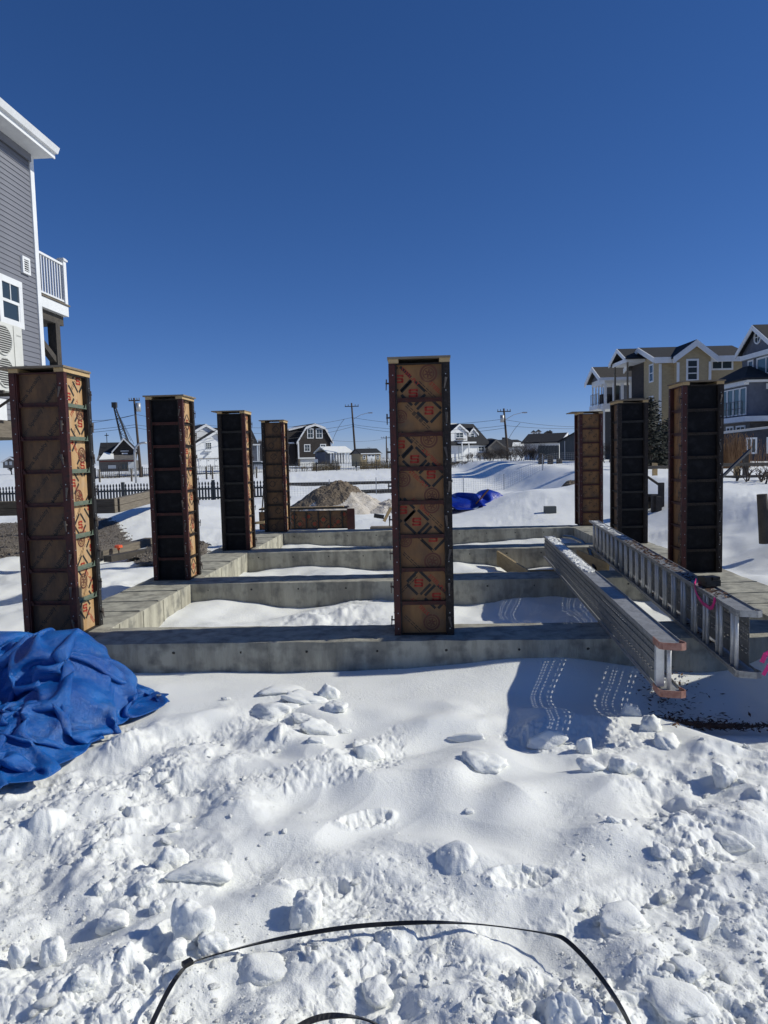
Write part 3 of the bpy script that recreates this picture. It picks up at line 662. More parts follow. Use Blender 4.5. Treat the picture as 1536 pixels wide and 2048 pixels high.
# ------------------------------------------------------------------ form boards, hose, bricks behind
def plank(name, label, a, b, wd, th, mt, cat='board', group=None, up=(0,0,1)):
    a = Vector(a); b = Vector(b); c = (a+b)/2; mb = MB().bar(a-c, b-c, wd, th, up)
    o = mb.build(name, mt); o.location = c; return tag(o, label, cat, group)
g1 = Vector((1.25, 9.78, -.16)); 
plank('form_board', 'pale board on edge running away across the second snow bay', (1.52, 10.15, -.19), (1.28, 12.1, -.15), .035, .24, M['lid2'])
plank('form_board', 'pale board standing crosswise under the front stage', (1.52, 10.55, -.22), (2.5, 10.6, -.22), .03, .2, M['lid2'])
plank('form_board', 'pale board slanting behind the front stage', (2.75, 10.6, -.16), (2.6, 12.0, -.14), .03, .24, M['lid2'])
P0 = [D(1128,1073,14.2), D(1145,1075,13.7), D(1165,1084,12.9), D(1180,1102,12.0), D(1187,1120,11.4), D(1189,1138,11.0)]
tag(MB().tube(P0, .035, 10).build('black_hose', M['black'], smooth=True), 'black hose arching down between the two stages', 'hose')

# lying form on the ground behind the far beam
def lying_form():
    p = G(710, 1059, -.30); root = empty('lying_column_form', (p.x-1.3, p.y+.3, -.33), 'form panel with red S diamonds lying on its side on the snow behind the beams', 'column form')
    W, H = .6, 2.6
    fr = form_panel(root, W, H, 0, 'rust_dk', 'ply_dim', 'logo3', ribm='blackst', bolts=False, rot=(0, R(90), 0), loc=(-1.3, 0, .31))
    MB().box(1.10, 1.30, -.32, -.30, .0, .60).build('end_plate', M['rust'], root)
    MB().box(-1.3, 1.1, -.29, .3, .60, .64).build('top_rail', M['rust_dk'], root)
    MB().box(-1.25, 1.0, -.25, -.1, .64, .66).build('lid_strip', M['lumber'], root)
    return root
lying_form()
p = G(1100, 1029, -.05)
o = MB().box(-.16,.16,-.1,.1,0,.2).build('concrete_block', M['stone'], bevel=.01); o.location = (p.x, p.y, base_z(np.array([p.x]), np.array([p.y]))[0]-.02); tag(o, 'dark concrete block sitting alone on the smooth snow slope', 'block')
p = D(745, 1055, 18.5); mb = MB(); mb.box(-.3,.42,-.2,.2,0,.22); o = mb.build('wooden_crate', M['oldwood']); o.location = (p.x+.25, p.y, p.z-.2); tag(o, 'low grey wooden box behind the far beam left of the middle form', 'box')
plank('leaning_stick', 'pale stick leaning up from the box behind the middle form', D(768,1043,18.3), D(782,1015,18.3), .07, .07, M['lumber'], 'stick')
plank('buried_pipe', 'short dark pipe lying in shadow beside the dirt heap', D(748,1031,22), D(768,1034,22), .12, .12, M['black'], 'pipe')

# ------------------------------------------------------------------ buildings
class Wall:
    """vertical plane through pixel px at depth d; its right end turned away by ang (0 = square to the camera)"""
    def __init__(s, px, d, ang):
        p = D(px, 1024-F*math.tan(PITCH), d); s.o = Vector((p.x, p.y, 0)); a = YAW + ang
        s.u = Vector((math.cos(a), math.sin(a), 0)); s.n = Vector((math.sin(a), -math.cos(a), 0))
    def pt(s, px, py, n=0.0):
        r = ray(px, py); t = ((s.o + s.n*n - EYE).dot(s.n))/r.dot(s.n); return EYE + r*t
    def poly(s, mb, pts, n0, n1):
        q = [s.pt(*p) for p in pts]; return mb.prism([p+s.n*n0 for p in q], [p+s.n*n1 for p in q])
    def rect(s, mb, x0, y0, x1, y1, n0, n1, plumb=True):
        a = s.pt((x0+x1)/2, (y0+y1)/2); l = s.pt(x0, (y0+y1)/2); r = s.pt(x1, (y0+y1)/2); t = s.pt((x0+x1)/2, y0); b = s.pt((x0+x1)/2, y1)
        P = []
        for h, z in ((l,b.z),(r,b.z),(r,t.z),(l,t.z)): P.append(Vector((h.x, h.y, z)))
        return mb.prism([p+s.n*n0 for p in P], [p+s.n*n1 for p in P])
    def uz(s, px, py): p = s.pt(px, py); return (p-s.o).dot(s.u), p.z
    def P(s, u, n, z): return s.o + s.u*u + s.n*n + Vector((0,0,z))
    def boxu(s, mb, u0, u1, n0, n1, z0, z1):
        return mb.prism([s.P(u0,n0,z0), s.P(u1,n0,z0), s.P(u1,n1,z0), s.P(u0,n1,z0)], [s.P(u0,n0,z1), s.P(u1,n0,z1), s.P(u1,n1,z1), s.P(u0,n1,z1)])
    def slab(s, mb, pts, th):                       # pts: (u, n, z) quad thickened downwards
        a = [s.P(*p) for p in pts]; return mb.prism([p-Vector((0,0,th)) for p in a], a)
def part(mb, name, mt, root, kind=None, smooth=False):
    o = mb.build(name, mt, smooth=smooth); world_parent(o, root)
    if kind: o['kind'] = kind
    return o
def sub(mb, name, mt, parent, root):
    o = mb.build(name, mt); o.parent = parent
    if name == 'glazing_bars': o['kind'] = 'stuff'
    return o      # parent part has identity basis in world coordinates
def house(name, px, py, d, label, cat='house', group=None):
    p = D(px, py, d); return empty(name, p, label, cat, group)
def window(Wl, root, x0, y0, x1, y1, fr=2.2, glass='glass', bars=(1,1), trim='white', n=0.0):
    mb = MB(); Wl.rect(mb, x0, y0, x1, y0+fr, n-.02, n+.06); Wl.rect(mb, x0, y1-fr, x1, y1, n-.02, n+.06)
    Wl.rect(mb, x0, y0+fr, x0+fr, y1-fr, n-.02, n+.058); Wl.rect(mb, x1-fr, y0+fr, x1, y1-fr, n-.02, n+.058)
    f = part(mb, 'window', M[trim], root)
    mb = MB(); Wl.rect(mb, x0+fr, y0+fr, x1-fr, y1-fr, n+.003, n+.02); sub(mb, 'pane', M[glass], f, root)
    if bars[0]+bars[1]:
        mb = MB(); gx = (x1-x0-2*fr)/(bars[0]+1); gy = (y1-y0-2*fr)/(bars[1]+1); t = .3
        for i in range(1, bars[0]+1): Wl.rect(mb, x0+fr+gx*i-t, y0+fr, x0+fr+gx*i+t, y1-fr, n+.021, n+.034)
        for i in range(1, bars[1]+1): Wl.rect(mb, x0+fr, y0+fr+gy*i-t, x1-fr, y0+fr+gy*i+t, n+.021, n+.036)
        sub(mb, 'glazing_bars', M[trim], f, root)
    return f
def gable_roof(Wl, root, line, L, over, th, mt, trim, tpx=2.0):
    """line: pixel polyline of the gable edge left to right on the wall plane"""
    uz = [Wl.uz(*p) for p in line]; mb = MB(); tb = MB()
    for (u0, z0), (u1, z1) in zip(uz[:-1], uz[1:]):
        mb.prism([Wl.P(u0,over,z0-th), Wl.P(u1,over,z1-th), Wl.P(u1,over,z1), Wl.P(u0,over,z0)], [Wl.P(u0,-L,z0-th), Wl.P(u1,-L,z1-th), Wl.P(u1,-L,z1), Wl.P(u0,-L,z0)])
        t2 = th*2.0
        tb.prism([Wl.P(u0,over+.003,z0-t2), Wl.P(u1,over+.003,z1-t2), Wl.P(u1,over+.003,z1-.03), Wl.P(u0,over+.003,z0-.03)], [Wl.P(u0,over+.06,z0-t2), Wl.P(u1,over+.06,z1-t2), Wl.P(u1,over+.06,z1-.03), Wl.P(u0,over+.06,z0-.03)])
    r = part(mb, 'roof', M[mt], root)
    if trim: sub(tb, 'rake_board', M[trim], r, root)
    return r

# --- black gambrel house
A = R(27); W_ = Wall(597, 118, A); H_ = house('gambrel_house', 630, 932, 118, 'black shingled gambrel house with white trim and four front windows')
line = [(592,884),(611,853),(629,846.5),(649,854),(666,884)]
mb = MB(); W_.poly(mb, [(596.5,916),(662,916),(662,882),(648,856),(629,849),(612,856),(596.5,882)], -9, 0); part(mb, 'wall', M['shingle_dk'], H_)
mb = MB(); W_.poly(mb, [(600,932),(660,932),(660,916.5),(600,916.5)], -8.7, -.25); part(mb, 'foundation_wall', M['siding_w'], H_)
gable_roof(W_, H_, line, 9.3, .25, .22, 'roof', 'white')
for c in ((614,857,627,877),(631.5,857,645,877),(608,888.5,620.5,903.5),(640,888,652,903)): window(W_, H_, *c, fr=1.6)
for x0, x1 in ((595.5,598.2),(661,663.2)):
    mb = MB(); W_.rect(mb, x0, 884, x1, 916, -.05, .07); part(mb, 'corner_board', M['white'], H_)
mb = MB(); W_.rect(mb, 596, 914.5, 663, 917.2, .0, .09); part(mb, 'base_board', M['white'], H_)
mb = MB(); W_.rect(mb, 659.5, 917, 663, 933, -.4, .05); W_.rect(mb, 597, 917, 600, 933, -.4, .05); part(mb, 'pier', M['oldwood'], H_)
u0, z0 = W_.uz(599, 868); u1, z1 = W_.uz(611, 853)
mb = MB(); W_.boxu(mb, u0-1.9, u1, -7.5, -1.4, z0-1.4, z1-.4); dm = part(mb, 'dormer', M['shingle_dk'], H_)
mb = MB(); W_.slab(mb, [(u0-2.3,-1.1,z1-.62),(u1+.6,-1.1,z1+.25),(u1+.6,-7.8,z1+.25),(u0-2.3,-7.8,z1-.62)], .2); sub(mb, 'dormer_roof', M['white'], dm, H_)
ur, zr = W_.uz(664, 858); mb = MB(); W_.boxu(mb, ur-1.6, ur+.1, -6, -2, z0-1.3, zr+.0); part(mb, 'dormer', M['white'], H_)
mb = MB(); W_.boxu(mb, W_.uz(578,900)[0]-2.5, W_.uz(596,900)[0]-.05, -7, -1, W_.uz(590,930)[1], W_.uz(590,886)[1]); part(mb, 'side_wing', M['shingle_dk'], H_)
mb = MB(); W_.boxu(mb, W_.uz(578,900)[0]-2.5, W_.uz(596,900)[0]-.05, -.99, -.9, W_.uz(590,887)[1], W_.uz(590,884)[1]); part(mb, 'eave_trim', M['white'], H_)

# --- white porch shed
W_ = Wall(664, 112, R(30)); H_ = house('porch_building', 685, 928, 112, 'low white porch building with a row of white columns beside the black house')
u0, zb = W_.uz(664, 928); u1, zt = W_.uz(706, 903); zr = W_.uz(690, 896)[1]
mb = MB(); W_.boxu(mb, u0-.6, u1-1, -5, -1.2, zb, zt); part(mb, 'wall', M['bluegrey'], H_)
mb = MB(); W_.slab(mb, [(u0-.8,.2,zt-.05),(u1,.2,zt-.05),(u1,-2.6,zr+.35),(u0-.8,-2.6,zr+.35)], .15); W_.slab(mb, [(u1,-5.2,zt-.05),(u0-.8,-5.2,zt-.05),(u0-.8,-2.6,zr+.35),(u1,-2.6,zr+.35)], .15); part(mb, 'roof', M['snow'], H_)
for i in range(9):
    u = u0+(u1-u0)*i/8-.1; mb = MB(); W_.boxu(mb, u-.11, u+.11, -.2, .0, zb, zt-.12); part(mb, 'column', M['white'], H_)
# --- small tan shed
W_ = Wall(723, 104, R(25)); H_ = house('tan_shed', 740, 932, 104, 'small tan shed with white double door under a dark roof', 'shed')
zb = W_.uz(740, 932)[1]; zt = W_.uz(740, 907)[1]; zr = W_.uz(740, 896.5)[1]; u0 = W_.uz(721.5, 910)[0]; u1 = W_.uz(761, 910)[0]
mb = MB(); W_.boxu(mb, u0, u1, -3.6, 0, zb, zt); part(mb, 'wall', M['tan'], H_)
mb = MB(); mb.prism([W_.P(u0,0,zt), W_.P(u0,-3.6,zt), W_.P(u0,-1.8,zr)], [W_.P(u0+.05,0,zt), W_.P(u0+.05,-3.6,zt), W_.P(u0+.05,-1.8,zr)]); part(mb, 'gable_wall', M['shingle_gr'], H_)
mb = MB(); W_.slab(mb, [(u0-.2,.2,zt),(u1+.2,.2,zt),(u1+.2,-1.8,zr),(u0-.2,-1.8,zr)], .12); W_.slab(mb, [(u1+.2,-3.8,zt),(u0-.2,-3.8,zt),(u0-.2,-1.8,zr),(u1+.2,-1.8,zr)], .12); part(mb, 'roof', M['roof'], H_)
mb = MB(); W_.rect(mb, 734.5, 909.5, 750, 927, .01, .06); dd = part(mb, 'double_door', M['white'], H_)
mb = MB(); W_.rect(mb, 736.3, 910.3, 740.5, 912.5, .061, .07); W_.rect(mb, 743.5, 910.3, 747.8, 912.5, .061, .07); sub(mb, 'pane', M['glass'], dd, H_)
window(W_, H_, 725.5, 910.5, 730.8, 919, 1, bars=(0,1)); window(W_, H_, 753, 910.5, 758, 919, 1, bars=(0,1))
mb = MB(); W_.rect(mb, 720.5, 906.3, 762, 908, .02, .22); part(mb, 'eave_trim', M['white'], H_)

# --- white house with dormers
W_ = Wall(880, 108, R(32)); H_ = house('dormered_house', 940, 922, 108, 'white house with two gabled dormers right of the middle form')
zb = W_.uz(940, 922)[1]; zt = W_.uz(940, 887)[1]; zr = W_.uz(930, 846)[1]; u0 = W_.uz(862, 890)[0]; u1 = W_.uz(976.5, 890)[0]
mb = MB(); W_.boxu(mb, u0, u1, -8, 0, zb, zt); mb.prism([W_.P(u0,0,zt), W_.P(u0,-8,zt), W_.P(u0,-4,zr)], [W_.P(u1-.05,0,zt), W_.P(u1-.05,-8,zt), W_.P(u1-.05,-4,zr)]); part(mb, 'wall', M['siding_w'], H_)
mb = MB(); W_.slab(mb, [(u0-.3,.35,zt-.1),(u1+.3,.35,zt-.1),(u1+.3,-4,zr+.1),(u0-.3,-4,zr+.1)], .18); W_.slab(mb, [(u1+.3,-8.3,zt-.1),(u0-.3,-8.3,zt-.1),(u0-.3,-4,zr+.1),(u1+.3,-4,zr+.1)], .18); rf = part(mb, 'roof', M['roof'], H_)
mb = MB(); W_.slab(mb, [(W_.uz(925,860)[0],-1.9,zr-1.05),(W_.uz(941,860)[0],-1.9,zr-1.05),(W_.uz(944,860)[0],-3.8,zr+.06+.12),(W_.uz(922,860)[0],-3.8,zr+.18)], .06); sub(mb, 'roof_snow', M['snow'], rf, H_)
for pts, n_ in (([(903.5,884),(937,884),(937,862.5),(920,848.5),(903.5,862.5)], -.3), ([(947,876),(963.5,876),(963.5,866),(955,855.5),(947,866)], -1.2)):
    mb = MB(); W_.poly(mb, pts, n_-4, n_); part(mb, 'dormer', M['siding_w'], H_)
    l, a, r_ = pts[3], pts[3], pts[3]; cx, cy = pts[3]; xl, yl = pts[4]; xr, yr = pts[2]
    ln = [(xl-2, yl+1.4), (cx, cy-1.2), (xr+2, yr+1.4)]; uz = [W_.uz(*p) for p in ln]; mb = MB(); tb = MB()
    for (ua, za), (ub, zc) in zip(uz[:-1], uz[1:]):
        mb.prism([W_.P(ua,n_+.2,za-.15), W_.P(ub,n_+.2,zc-.15), W_.P(ub,n_+.2,zc), W_.P(ua,n_+.2,za)], [W_.P(ua,n_-4,za-.15), W_.P(ub,n_-4,zc-.15), W_.P(ub,n_-4,zc), W_.P(ua,n_-4,za)])
        tb.prism([W_.P(ua,n_+.203,za-.3), W_.P(ub,n_+.203,zc-.3), W_.P(ub,n_+.203,zc), W_.P(ua,n_+.203,za)], [W_.P(ua,n_+.25,za-.3), W_.P(ub,n_+.25,zc-.3), W_.P(ub,n_+.25,zc), W_.P(ua,n_+.25,za)])
    part(mb, 'dormer_roof', M['roof'], H_); part(tb, 'rake_board', M['white'], H_)
window(W_, H_, 913, 864.5, 929.5, 876, 1.4, bars=(1,1), n=-.28); window(W_, H_, 950, 865, 958.5, 875.5, 1.2, bars=(0,1), n=-1.18)
window(W_, H_, 955.5, 892, 969, 903.5, 1.4, bars=(1,1)); 
mb = MB(); W_.rect(mb, 917.5, 891, 927, 917, .01, .07); part(mb, 'door', M['pale'], H_)
mb = MB(); W_.rect(mb, 914, 884, 943, 887, .05, 1.2); part(mb, 'porch_roof', M['white'], H_)
for x in (915.5, 929): mb = MB(); W_.rect(mb, x-.7, 887, x+.7, 918, 1.0, 1.15); part(mb, 'porch_post', M['white'], H_)
mb = MB(); W_.rect(mb, 955.5, 906, 971, 907.5, .02, .5); W_.rect(mb, 914, 877.5, 931, 879, -.26, .15); part(mb, 'window_box', M['oldwood'], H_)

# --- white barn-like house at left of the forms
W_ = Wall(386, 92, R(34)); H_ = house('white_barn_house', 420, 938, 92, 'white house with barn doors and stepped dark roofs left of the black gambrel house')
mb = MB(); W_.poly(mb, [(384,940),(470,940),(470,900),(430,863),(384,890)], -7, 0); part(mb, 'wall', M['siding_w'], H_)
ln = [(378,894),(431,861),(476,900)]; gable_roof(W_, H_, ln, 7.2, .3, .18, 'roof', 'white')
mb = MB(); W_.poly(mb, [(386,866),(420,848.5),(458,866),(458,885),(386,885)], -9, -1.6); part(mb, 'upper_wall', M['siding_w'], H_)
uz = [W_.uz(*p) for p in ((383,868),(419,846.5),(455,868))]; mb = MB(); tb = MB()
for (ua, za), (ub, zc) in zip(uz[:-1], uz[1:]):
    mb.prism([W_.P(ua,-1.4,za-.2), W_.P(ub,-1.4,zc-.2), W_.P(ub,-1.4,zc), W_.P(ua,-1.4,za)], [W_.P(ua,-9,za-.2), W_.P(ub,-9,zc-.2), W_.P(ub,-9,zc), W_.P(ua,-9,za)])
    tb.prism([W_.P(ua,-1.397,za-.35), W_.P(ub,-1.397,zc-.35), W_.P(ub,-1.397,zc), W_.P(ua,-1.397,za)], [W_.P(ua,-1.3,za-.35), W_.P(ub,-1.3,zc-.35), W_.P(ub,-1.3,zc), W_.P(ua,-1.3,za)])
part(mb, 'upper_roof', M['roof'], H_); part(tb, 'rake_board', M['white'], H_)
uu = W_.uz(360, 848); vv = W_.uz(500, 847.5); mb = MB(); W_.boxu(mb, uu[0], vv[0], -10.5, -9.1, uu[1]-3, uu[1]); part(mb, 'rear_roof', M['roof'], H_)
window(W_, H_, 411, 885, 423, 898.5, .9, bars=(2,2))
mb = MB(); W_.rect(mb, 408, 900, 424, 902.5, .01, .35); part(mb, 'window_box', M['siding_w'], H_)
for x0, x1 in ((398,413),(414,428.5),(429.5,445)):
    mb = MB(); W_.rect(mb, x0, 919, x1, 937, .01, .06); dd = part(mb, 'barn_door', M['white'], H_)
    mb = MB(); W_.rect(mb, x0+1, 921, x0+4, 921.8, .061, .08); W_.rect(mb, x0+1, 931.5, x0+4, 932.3, .061, .08); sub(mb, 'hinge', M['black'], dd, H_)
mb = MB(); W_.rect(mb, 397, 916.5, 446, 917.4, .01, .1); part(mb, 'door_rail', M['oldwood'], H_)
mb = MB(); W_.rect(mb, 413.5, 907, 416, 910, .01, .35); part(mb, 'lamp', M['galv'], H_)
# blue grey house sliver right of it
W_ = Wall(506, 105, R(14)); H_ = house('blue_grey_house', 512, 935, 105, 'blue grey house sliver with dark roof and white porch posts, behind the white car')
mb = MB(); W_.boxu(mb, W_.uz(480,900)[0], W_.uz(514,900)[0], -6, 0, W_.uz(510,936)[1], W_.uz(510,890)[1]); part(mb, 'wall', M['bluegrey'], H_)
mb = MB(); u0, z0 = W_.uz(478,890); u1 = W_.uz(517,890)[0]; zr = W_.uz(505,855)[1]; W_.slab(mb, [(u0,.3,z0),(u1,.3,z0),(u1-.8,-3,zr),(u0,-3,zr)], .15); W_.slab(mb, [(u1,-6.3,z0),(u0,-6.3,z0),(u0,-3,zr),(u1-.8,-3,zr)], .15); part(mb, 'roof', M['roof'], H_)
mb = MB(); W_.rect(mb, 505, 888.5, 519, 891, .02, 1.5); part(mb, 'porch_beam', M['white'], H_)
for x in (514.5, 517.6): mb = MB(); W_.rect(mb, x-.6, 891, x+.6, 925, 1.2, 1.35); part(mb, 'porch_post', M['white'], H_)
W_ = Wall(516, 118, R(10)); H_ = house('grey_cottage', 525, 932, 118, 'dark grey cottage between the two left rear forms', 'house')
mb = MB(); W_.rect(mb, 517, 882, 560, 932, -5, 0); part(mb, 'wall', M['shingle_gr'], H_)
mb = MB(); W_.rect(mb, 516, 878.5, 561, 881.9, -5.2, .25); part(mb, 'eave_trim', M['white'], H_)

# --- station-like house at left with red band
W_ = Wall(198, 88, R(14)); H_ = house('station_house', 235, 945, 88, 'dark grey house with a red band and snow on its lower roof')
mb = MB(); W_.rect(mb, 198, 921, 270, 943, -6, 0); part(mb, 'wall', M['shingle_gr'], H_)
mb = MB(); W_.rect(mb, 199, 919.5, 270, 923, .005, .10); part(mb, 'red_band', M['redmetal'], H_)
mb = MB(); uz0 = W_.uz(198, 920); u1 = W_.uz(270, 920)[0]; z2 = W_.uz(230, 908)[1]; W_.slab(mb, [(uz0[0]-.2,.5,uz0[1]),(u1+.2,.5,uz0[1]),(u1+.2,-1.2,z2),(uz0[0]-.2,-1.2,z2)], .12); lr = part(mb, 'lower_roof', M['shingle_gr'], H_)
mb = MB(); a0 = W_.uz(199, 917); a1 = W_.uz(228, 910); W_.slab(mb, [(a0[0],.45,uz0[1]+.10),(a1[0],.3,uz0[1]+.12),(a1[0]-.2,-1.2,z2+.2),(a0[0]+.4,-1.2,z2+.25)], .12); sub(mb, 'roof_snow', M['snow'], lr, H_)
mb = MB(); W_.poly(mb, [(227,908),(269,908),(269,899),(246,878),(227,899)], -5, -1.0); part(mb, 'upper_wall', M['shingle_dk'], H_)
uz = [W_.uz(*p) for p in ((222,903),(246,875.5),(272,901))]; mb = MB(); tb = MB()
for (ua, za), (ub, zc) in zip(uz[:-1], uz[1:]):
    mb.prism([W_.P(ua,-.7,za-.15), W_.P(ub,-.7,zc-.15), W_.P(ub,-.7,zc), W_.P(ua,-.7,za)], [W_.P(ua,-5,za-.15), W_.P(ub,-5,zc-.15), W_.P(ub,-5,zc), W_.P(ua,-5,za)])
    tb.prism([W_.P(ua,-.697,za-.22), W_.P(ub,-.697,zc-.22), W_.P(ub,-.697,zc), W_.P(ua,-.697,za)], [W_.P(ua,-.62,za-.22), W_.P(ub,-.62,zc-.22), W_.P(ub,-.62,zc), W_.P(ua,-.62,za)])
part(mb, 'roof', M['roof'], H_); part(tb, 'rake_board', M['white'], H_)
mb = MB(); a = W_.uz(198, 908); b = W_.uz(246, 883); W_.slab(mb, [(a[0]-.2,-.9,a[1]),(b[0],-.9,a[1]),(b[0],-3.2,b[1]),(a[0]-.2,-3.2,b[1])], .15); W_.slab(mb, [(b[0],-5.5,a[1]),(a[0]-.2,-5.5,a[1]),(a[0]-.2,-3.2,b[1]),(b[0],-3.2,b[1])], .15); part(mb, 'side_roof', M['roof'], H_)
mb = MB(); W_.rect(mb, 256.5, 924, 270, 943, .01, .07); part(mb, 'door', M['pale'], H_)
window(W_, H_, 216.5, 930.5, 232, 937, .8, 'pale', (0,0)); window(W_, H_, 243, 927, 255, 940, .8, bars=(1,0), trim='oldwood')
mb = MB(); W_.rect(mb, 239.5, 901, 256, 902.6, -.98, -.85); W_.rect(mb, 242, 905.5, 254, 908, -.98, -.85); part(mb, 'gable_trim', M['white'], H_)
# weather mast on its roof
p = D(214, 885, 90); tag(MB().tube([p-Vector((0,0,.6)), p+Vector((0,0,1.2))], .045, 6).bar(p+Vector((-.25,0,.9)), p+Vector((.25,0,.9)), .1).build('roof_mast', M['crane']), 'short mast with a cross arm standing above the dark station house roof', 'mast')
# far small houses at the left edge
W_ = Wall(5, 120, R(10)); H_ = house('small_grey_house', 20, 930, 120, 'small grey gabled house at the far left edge beyond the near form')
mb = MB(); W_.poly(mb, [(6,936),(44,936),(44,927),(20,914.5),(6,922)], -5, 0); part(mb, 'wall', M['shingle_gr'], H_); gable_roof(W_, H_, [(2,924),(20,913),(48,928)], 5.2, .2, .15, 'roof', 'white')
window(W_, H_, 10, 923, 15, 930, .7, 'pale', (0,0)); window(W_, H_, 19, 923, 24, 930, .7, 'pale', (0,0))

# --- grey garage, gabled long shed and dark boarded shed right of the white house
W_ = Wall(977, 112, R(18)); H_ = house('grey_garage', 1000, 925, 112, 'dark grey garage with low gable and patchy snow on its roof')
mb = MB(); W_.poly(mb, [(977,925),(1012,925),(1014,897),(991,880),(977,892)], -9, 0); part(mb, 'wall', M['shingle_gr'], H_); gable_roof(W_, H_, [(974,894),(991,878.5),(1017,899)], 9.2, .25, .16, 'roof', 'shingle_gr')
mb = MB(); W_.boxu(mb, W_.uz(1014,900)[0], W_.uz(1040,900)[0]+2, -9, -2, W_.uz(1014,925)[1], W_.uz(1020,893)[1]); part(mb, 'side_wall', M['siding_w'], H_)
a = W_.uz(1014, 893); b = W_.uz(1003, 878); c = W_.uz(1052, 893)
mb = MB(); W_.slab(mb, [(a[0],-1.8,a[1]),(c[0]+2.2,-1.8,a[1]),(c[0]+1.2,-5,b[1]),(b[0],-5,b[1])], .15); rf = part(mb, 'long_roof', M['roof'], H_)
mb = MB(); W_.slab(mb, [(a[0]+1.9,-1.8,a[1]+.08),(c[0]+2.3,-1.8,a[1]+.08),(c[0]+1.2,-3.4,(a[1]+b[1])/2+.1),(a[0]+2.9,-3.4,(a[1]+b[1])/2+.1)], .07); sub(mb, 'roof_snow', M['snow'], rf, H_)
W_ = Wall(1050, 85, R(-30)); H_ = house('long_roofed_shed', 1110, 915, 85, 'low building with a long dark roof and white gable edge near the dark posts')
u0, z0 = W_.uz(1053, 885); u1, z1 = W_.uz(1119, 880); zr = W_.uz(1125, 864)[1]; zb = W_.uz(1090, 920)[1]; u2 = W_.uz(1118, 880)[0]
mb = MB(); W_.boxu(mb, u0-.3, u2, -5, 0, zb, z0); mb.prism([W_.P(u2,0,z0), W_.P(u2,-5,z0), W_.P(u2,-2.5,zr-.1)], [W_.P(u2-.1,0,z0), W_.P(u2-.1,-5,z0), W_.P(u2-.1,-2.5,zr-.1)]); part(mb, 'wall', M['siding_w'], H_)
mb = MB(); W_.slab(mb, [(u0-.6,.3,z0),(u2+.3,.3,z0),(u2+.3,-2.5,zr),(u0-.6,-2.5,zr)], .14); W_.slab(mb, [(u2+.3,-5.3,z0),(u0-.6,-5.3,z0),(u0-.6,-2.5,zr),(u2+.3,-2.5,zr)], .14); part(mb, 'roof', M['roof'], H_)
mb = MB(); W_.slab(mb, [(u2+.303,.35,z0+.02),(u2+.4,.35,z0+.02),(u2+.4,-2.5,zr+.02),(u2+.303,-2.5,zr+.02)], .3); part(mb, 'rake_board', M['white'], H_)
W_ = Wall(1118, 66, R(-25)); H_ = house('boarded_shed', 1135, 918, 66, 'dark grey boarded shed partly behind the far right form', 'shed')
u0, zt = W_.uz(1119, 884); u1 = W_.uz(1160, 870)[0]; zb = W_.uz(1130, 921)[1]
mb = MB(); mb.prism([W_.P(u0,0,zb), W_.P(u1,0,zb), W_.P(u1,0,zt+1.0), W_.P(u0,0,zt)], [W_.P(u0,-4,zb), W_.P(u1,-4,zb), W_.P(u1,-4,zt+1.0), W_.P(u0,-4,zt)]); part(mb, 'wall', M['greydoor'], H_)
mb = MB(); W_.slab(mb, [(u0-.2,.2,zt+.05),(u1,.2,zt+1.1),(u1,-4.2,zt+1.1),(u0-.2,-4.2,zt+.05)], .12); part(mb, 'roof', M['roof'], H_)
mb = MB(); W_.rect(mb, 1129, 882, 1130.6, 919, .01, .08); part(mb, 'downpipe', M['galv'], H_)
W_ = Wall(1076, 74, R(-8)); o = empty('board_gate', W_.P(0,0,0), 'dark blue grey board fence panels in front of the low shed', 'fence')
for i in range(14):
    x = 1076.5+i*3; mb = MB(); W_.rect(mb, x, 891-.05*i+.4*(i % 2), x+2.8, 918, -.05, .0+.01*(i % 3)); part(mb, 'board', M['greydoor2'], o)
# cupola towers far behind
for k, (x, yt, w_) in enumerate(((1068, 860, 9), (1078, 858.5, 10), (1096, 861, 13), (1101, 859.5, 9))):
    W_ = Wall(x-w_/2, 190, 0); H_ = house('rooftop_cupola', x, 872, 190, ['leftmost of four dark hipped turret tops above the long shed roof', 'white walled turret top, second from left above the long shed roof', 'broad dark turret top, third from left above the long shed roof', 'rightmost turret top above the long shed roof'][k], 'turret')
    mb = MB(); W_.rect(mb, x-w_/2+.8, yt+4.5, x+w_/2-.8, 884, -1.2, 0); part(mb, 'wall', M['siding_w'] if k < 2 else M['shingle_gr'], H_)
    a = W_.pt(x-w_/2-.6, yt+5); b = W_.pt(x+w_/2+.6, yt+5); ap = W_.pt(x, yt)-W_.n*.6; n_ = W_.n
    part(MB().add([a+n_*.2, b+n_*.2, b-n_*1.4, a-n_*1.4, ap], [(0,1,4),(1,2,4),(2,3,4),(3,0,4),(3,2,1,0)]), 'roof', M['roof'], H_)
    mb = MB(); W_.rect(mb, x-1.3, yt+6, x+1.3, yt+9.5, .005, .03); part(mb, 'window', M['glass'], H_)
for x0, x1, yt, l_ in ((967, 1001, 876, 'dark hipped roofline behind the grey garage'), (1003, 1022, 874, 'second low roofline just right of the leaning pole base')):
    W_ = Wall(x0, 160, 0); H_ = house('distant_house', (x0+x1)/2, 885, 160, l_)
    mb = MB(); W_.rect(mb, x0+1, yt+5, x1-1, 905, -6, 0); part(mb, 'wall', M['shingle_gr'], H_)
    a = W_.uz(x0, yt+5.5); b = W_.uz(x1, yt+5.5); zr = W_.uz((x0+x1)/2, yt)[1]; mb = MB(); W_.slab(mb, [(a[0],.3,a[1]),(b[0],.3,a[1]),(b[0]-1.5,-3,zr),(a[0]+1.5,-3,zr)], .2); part(mb, 'roof', M['roof'], H_)

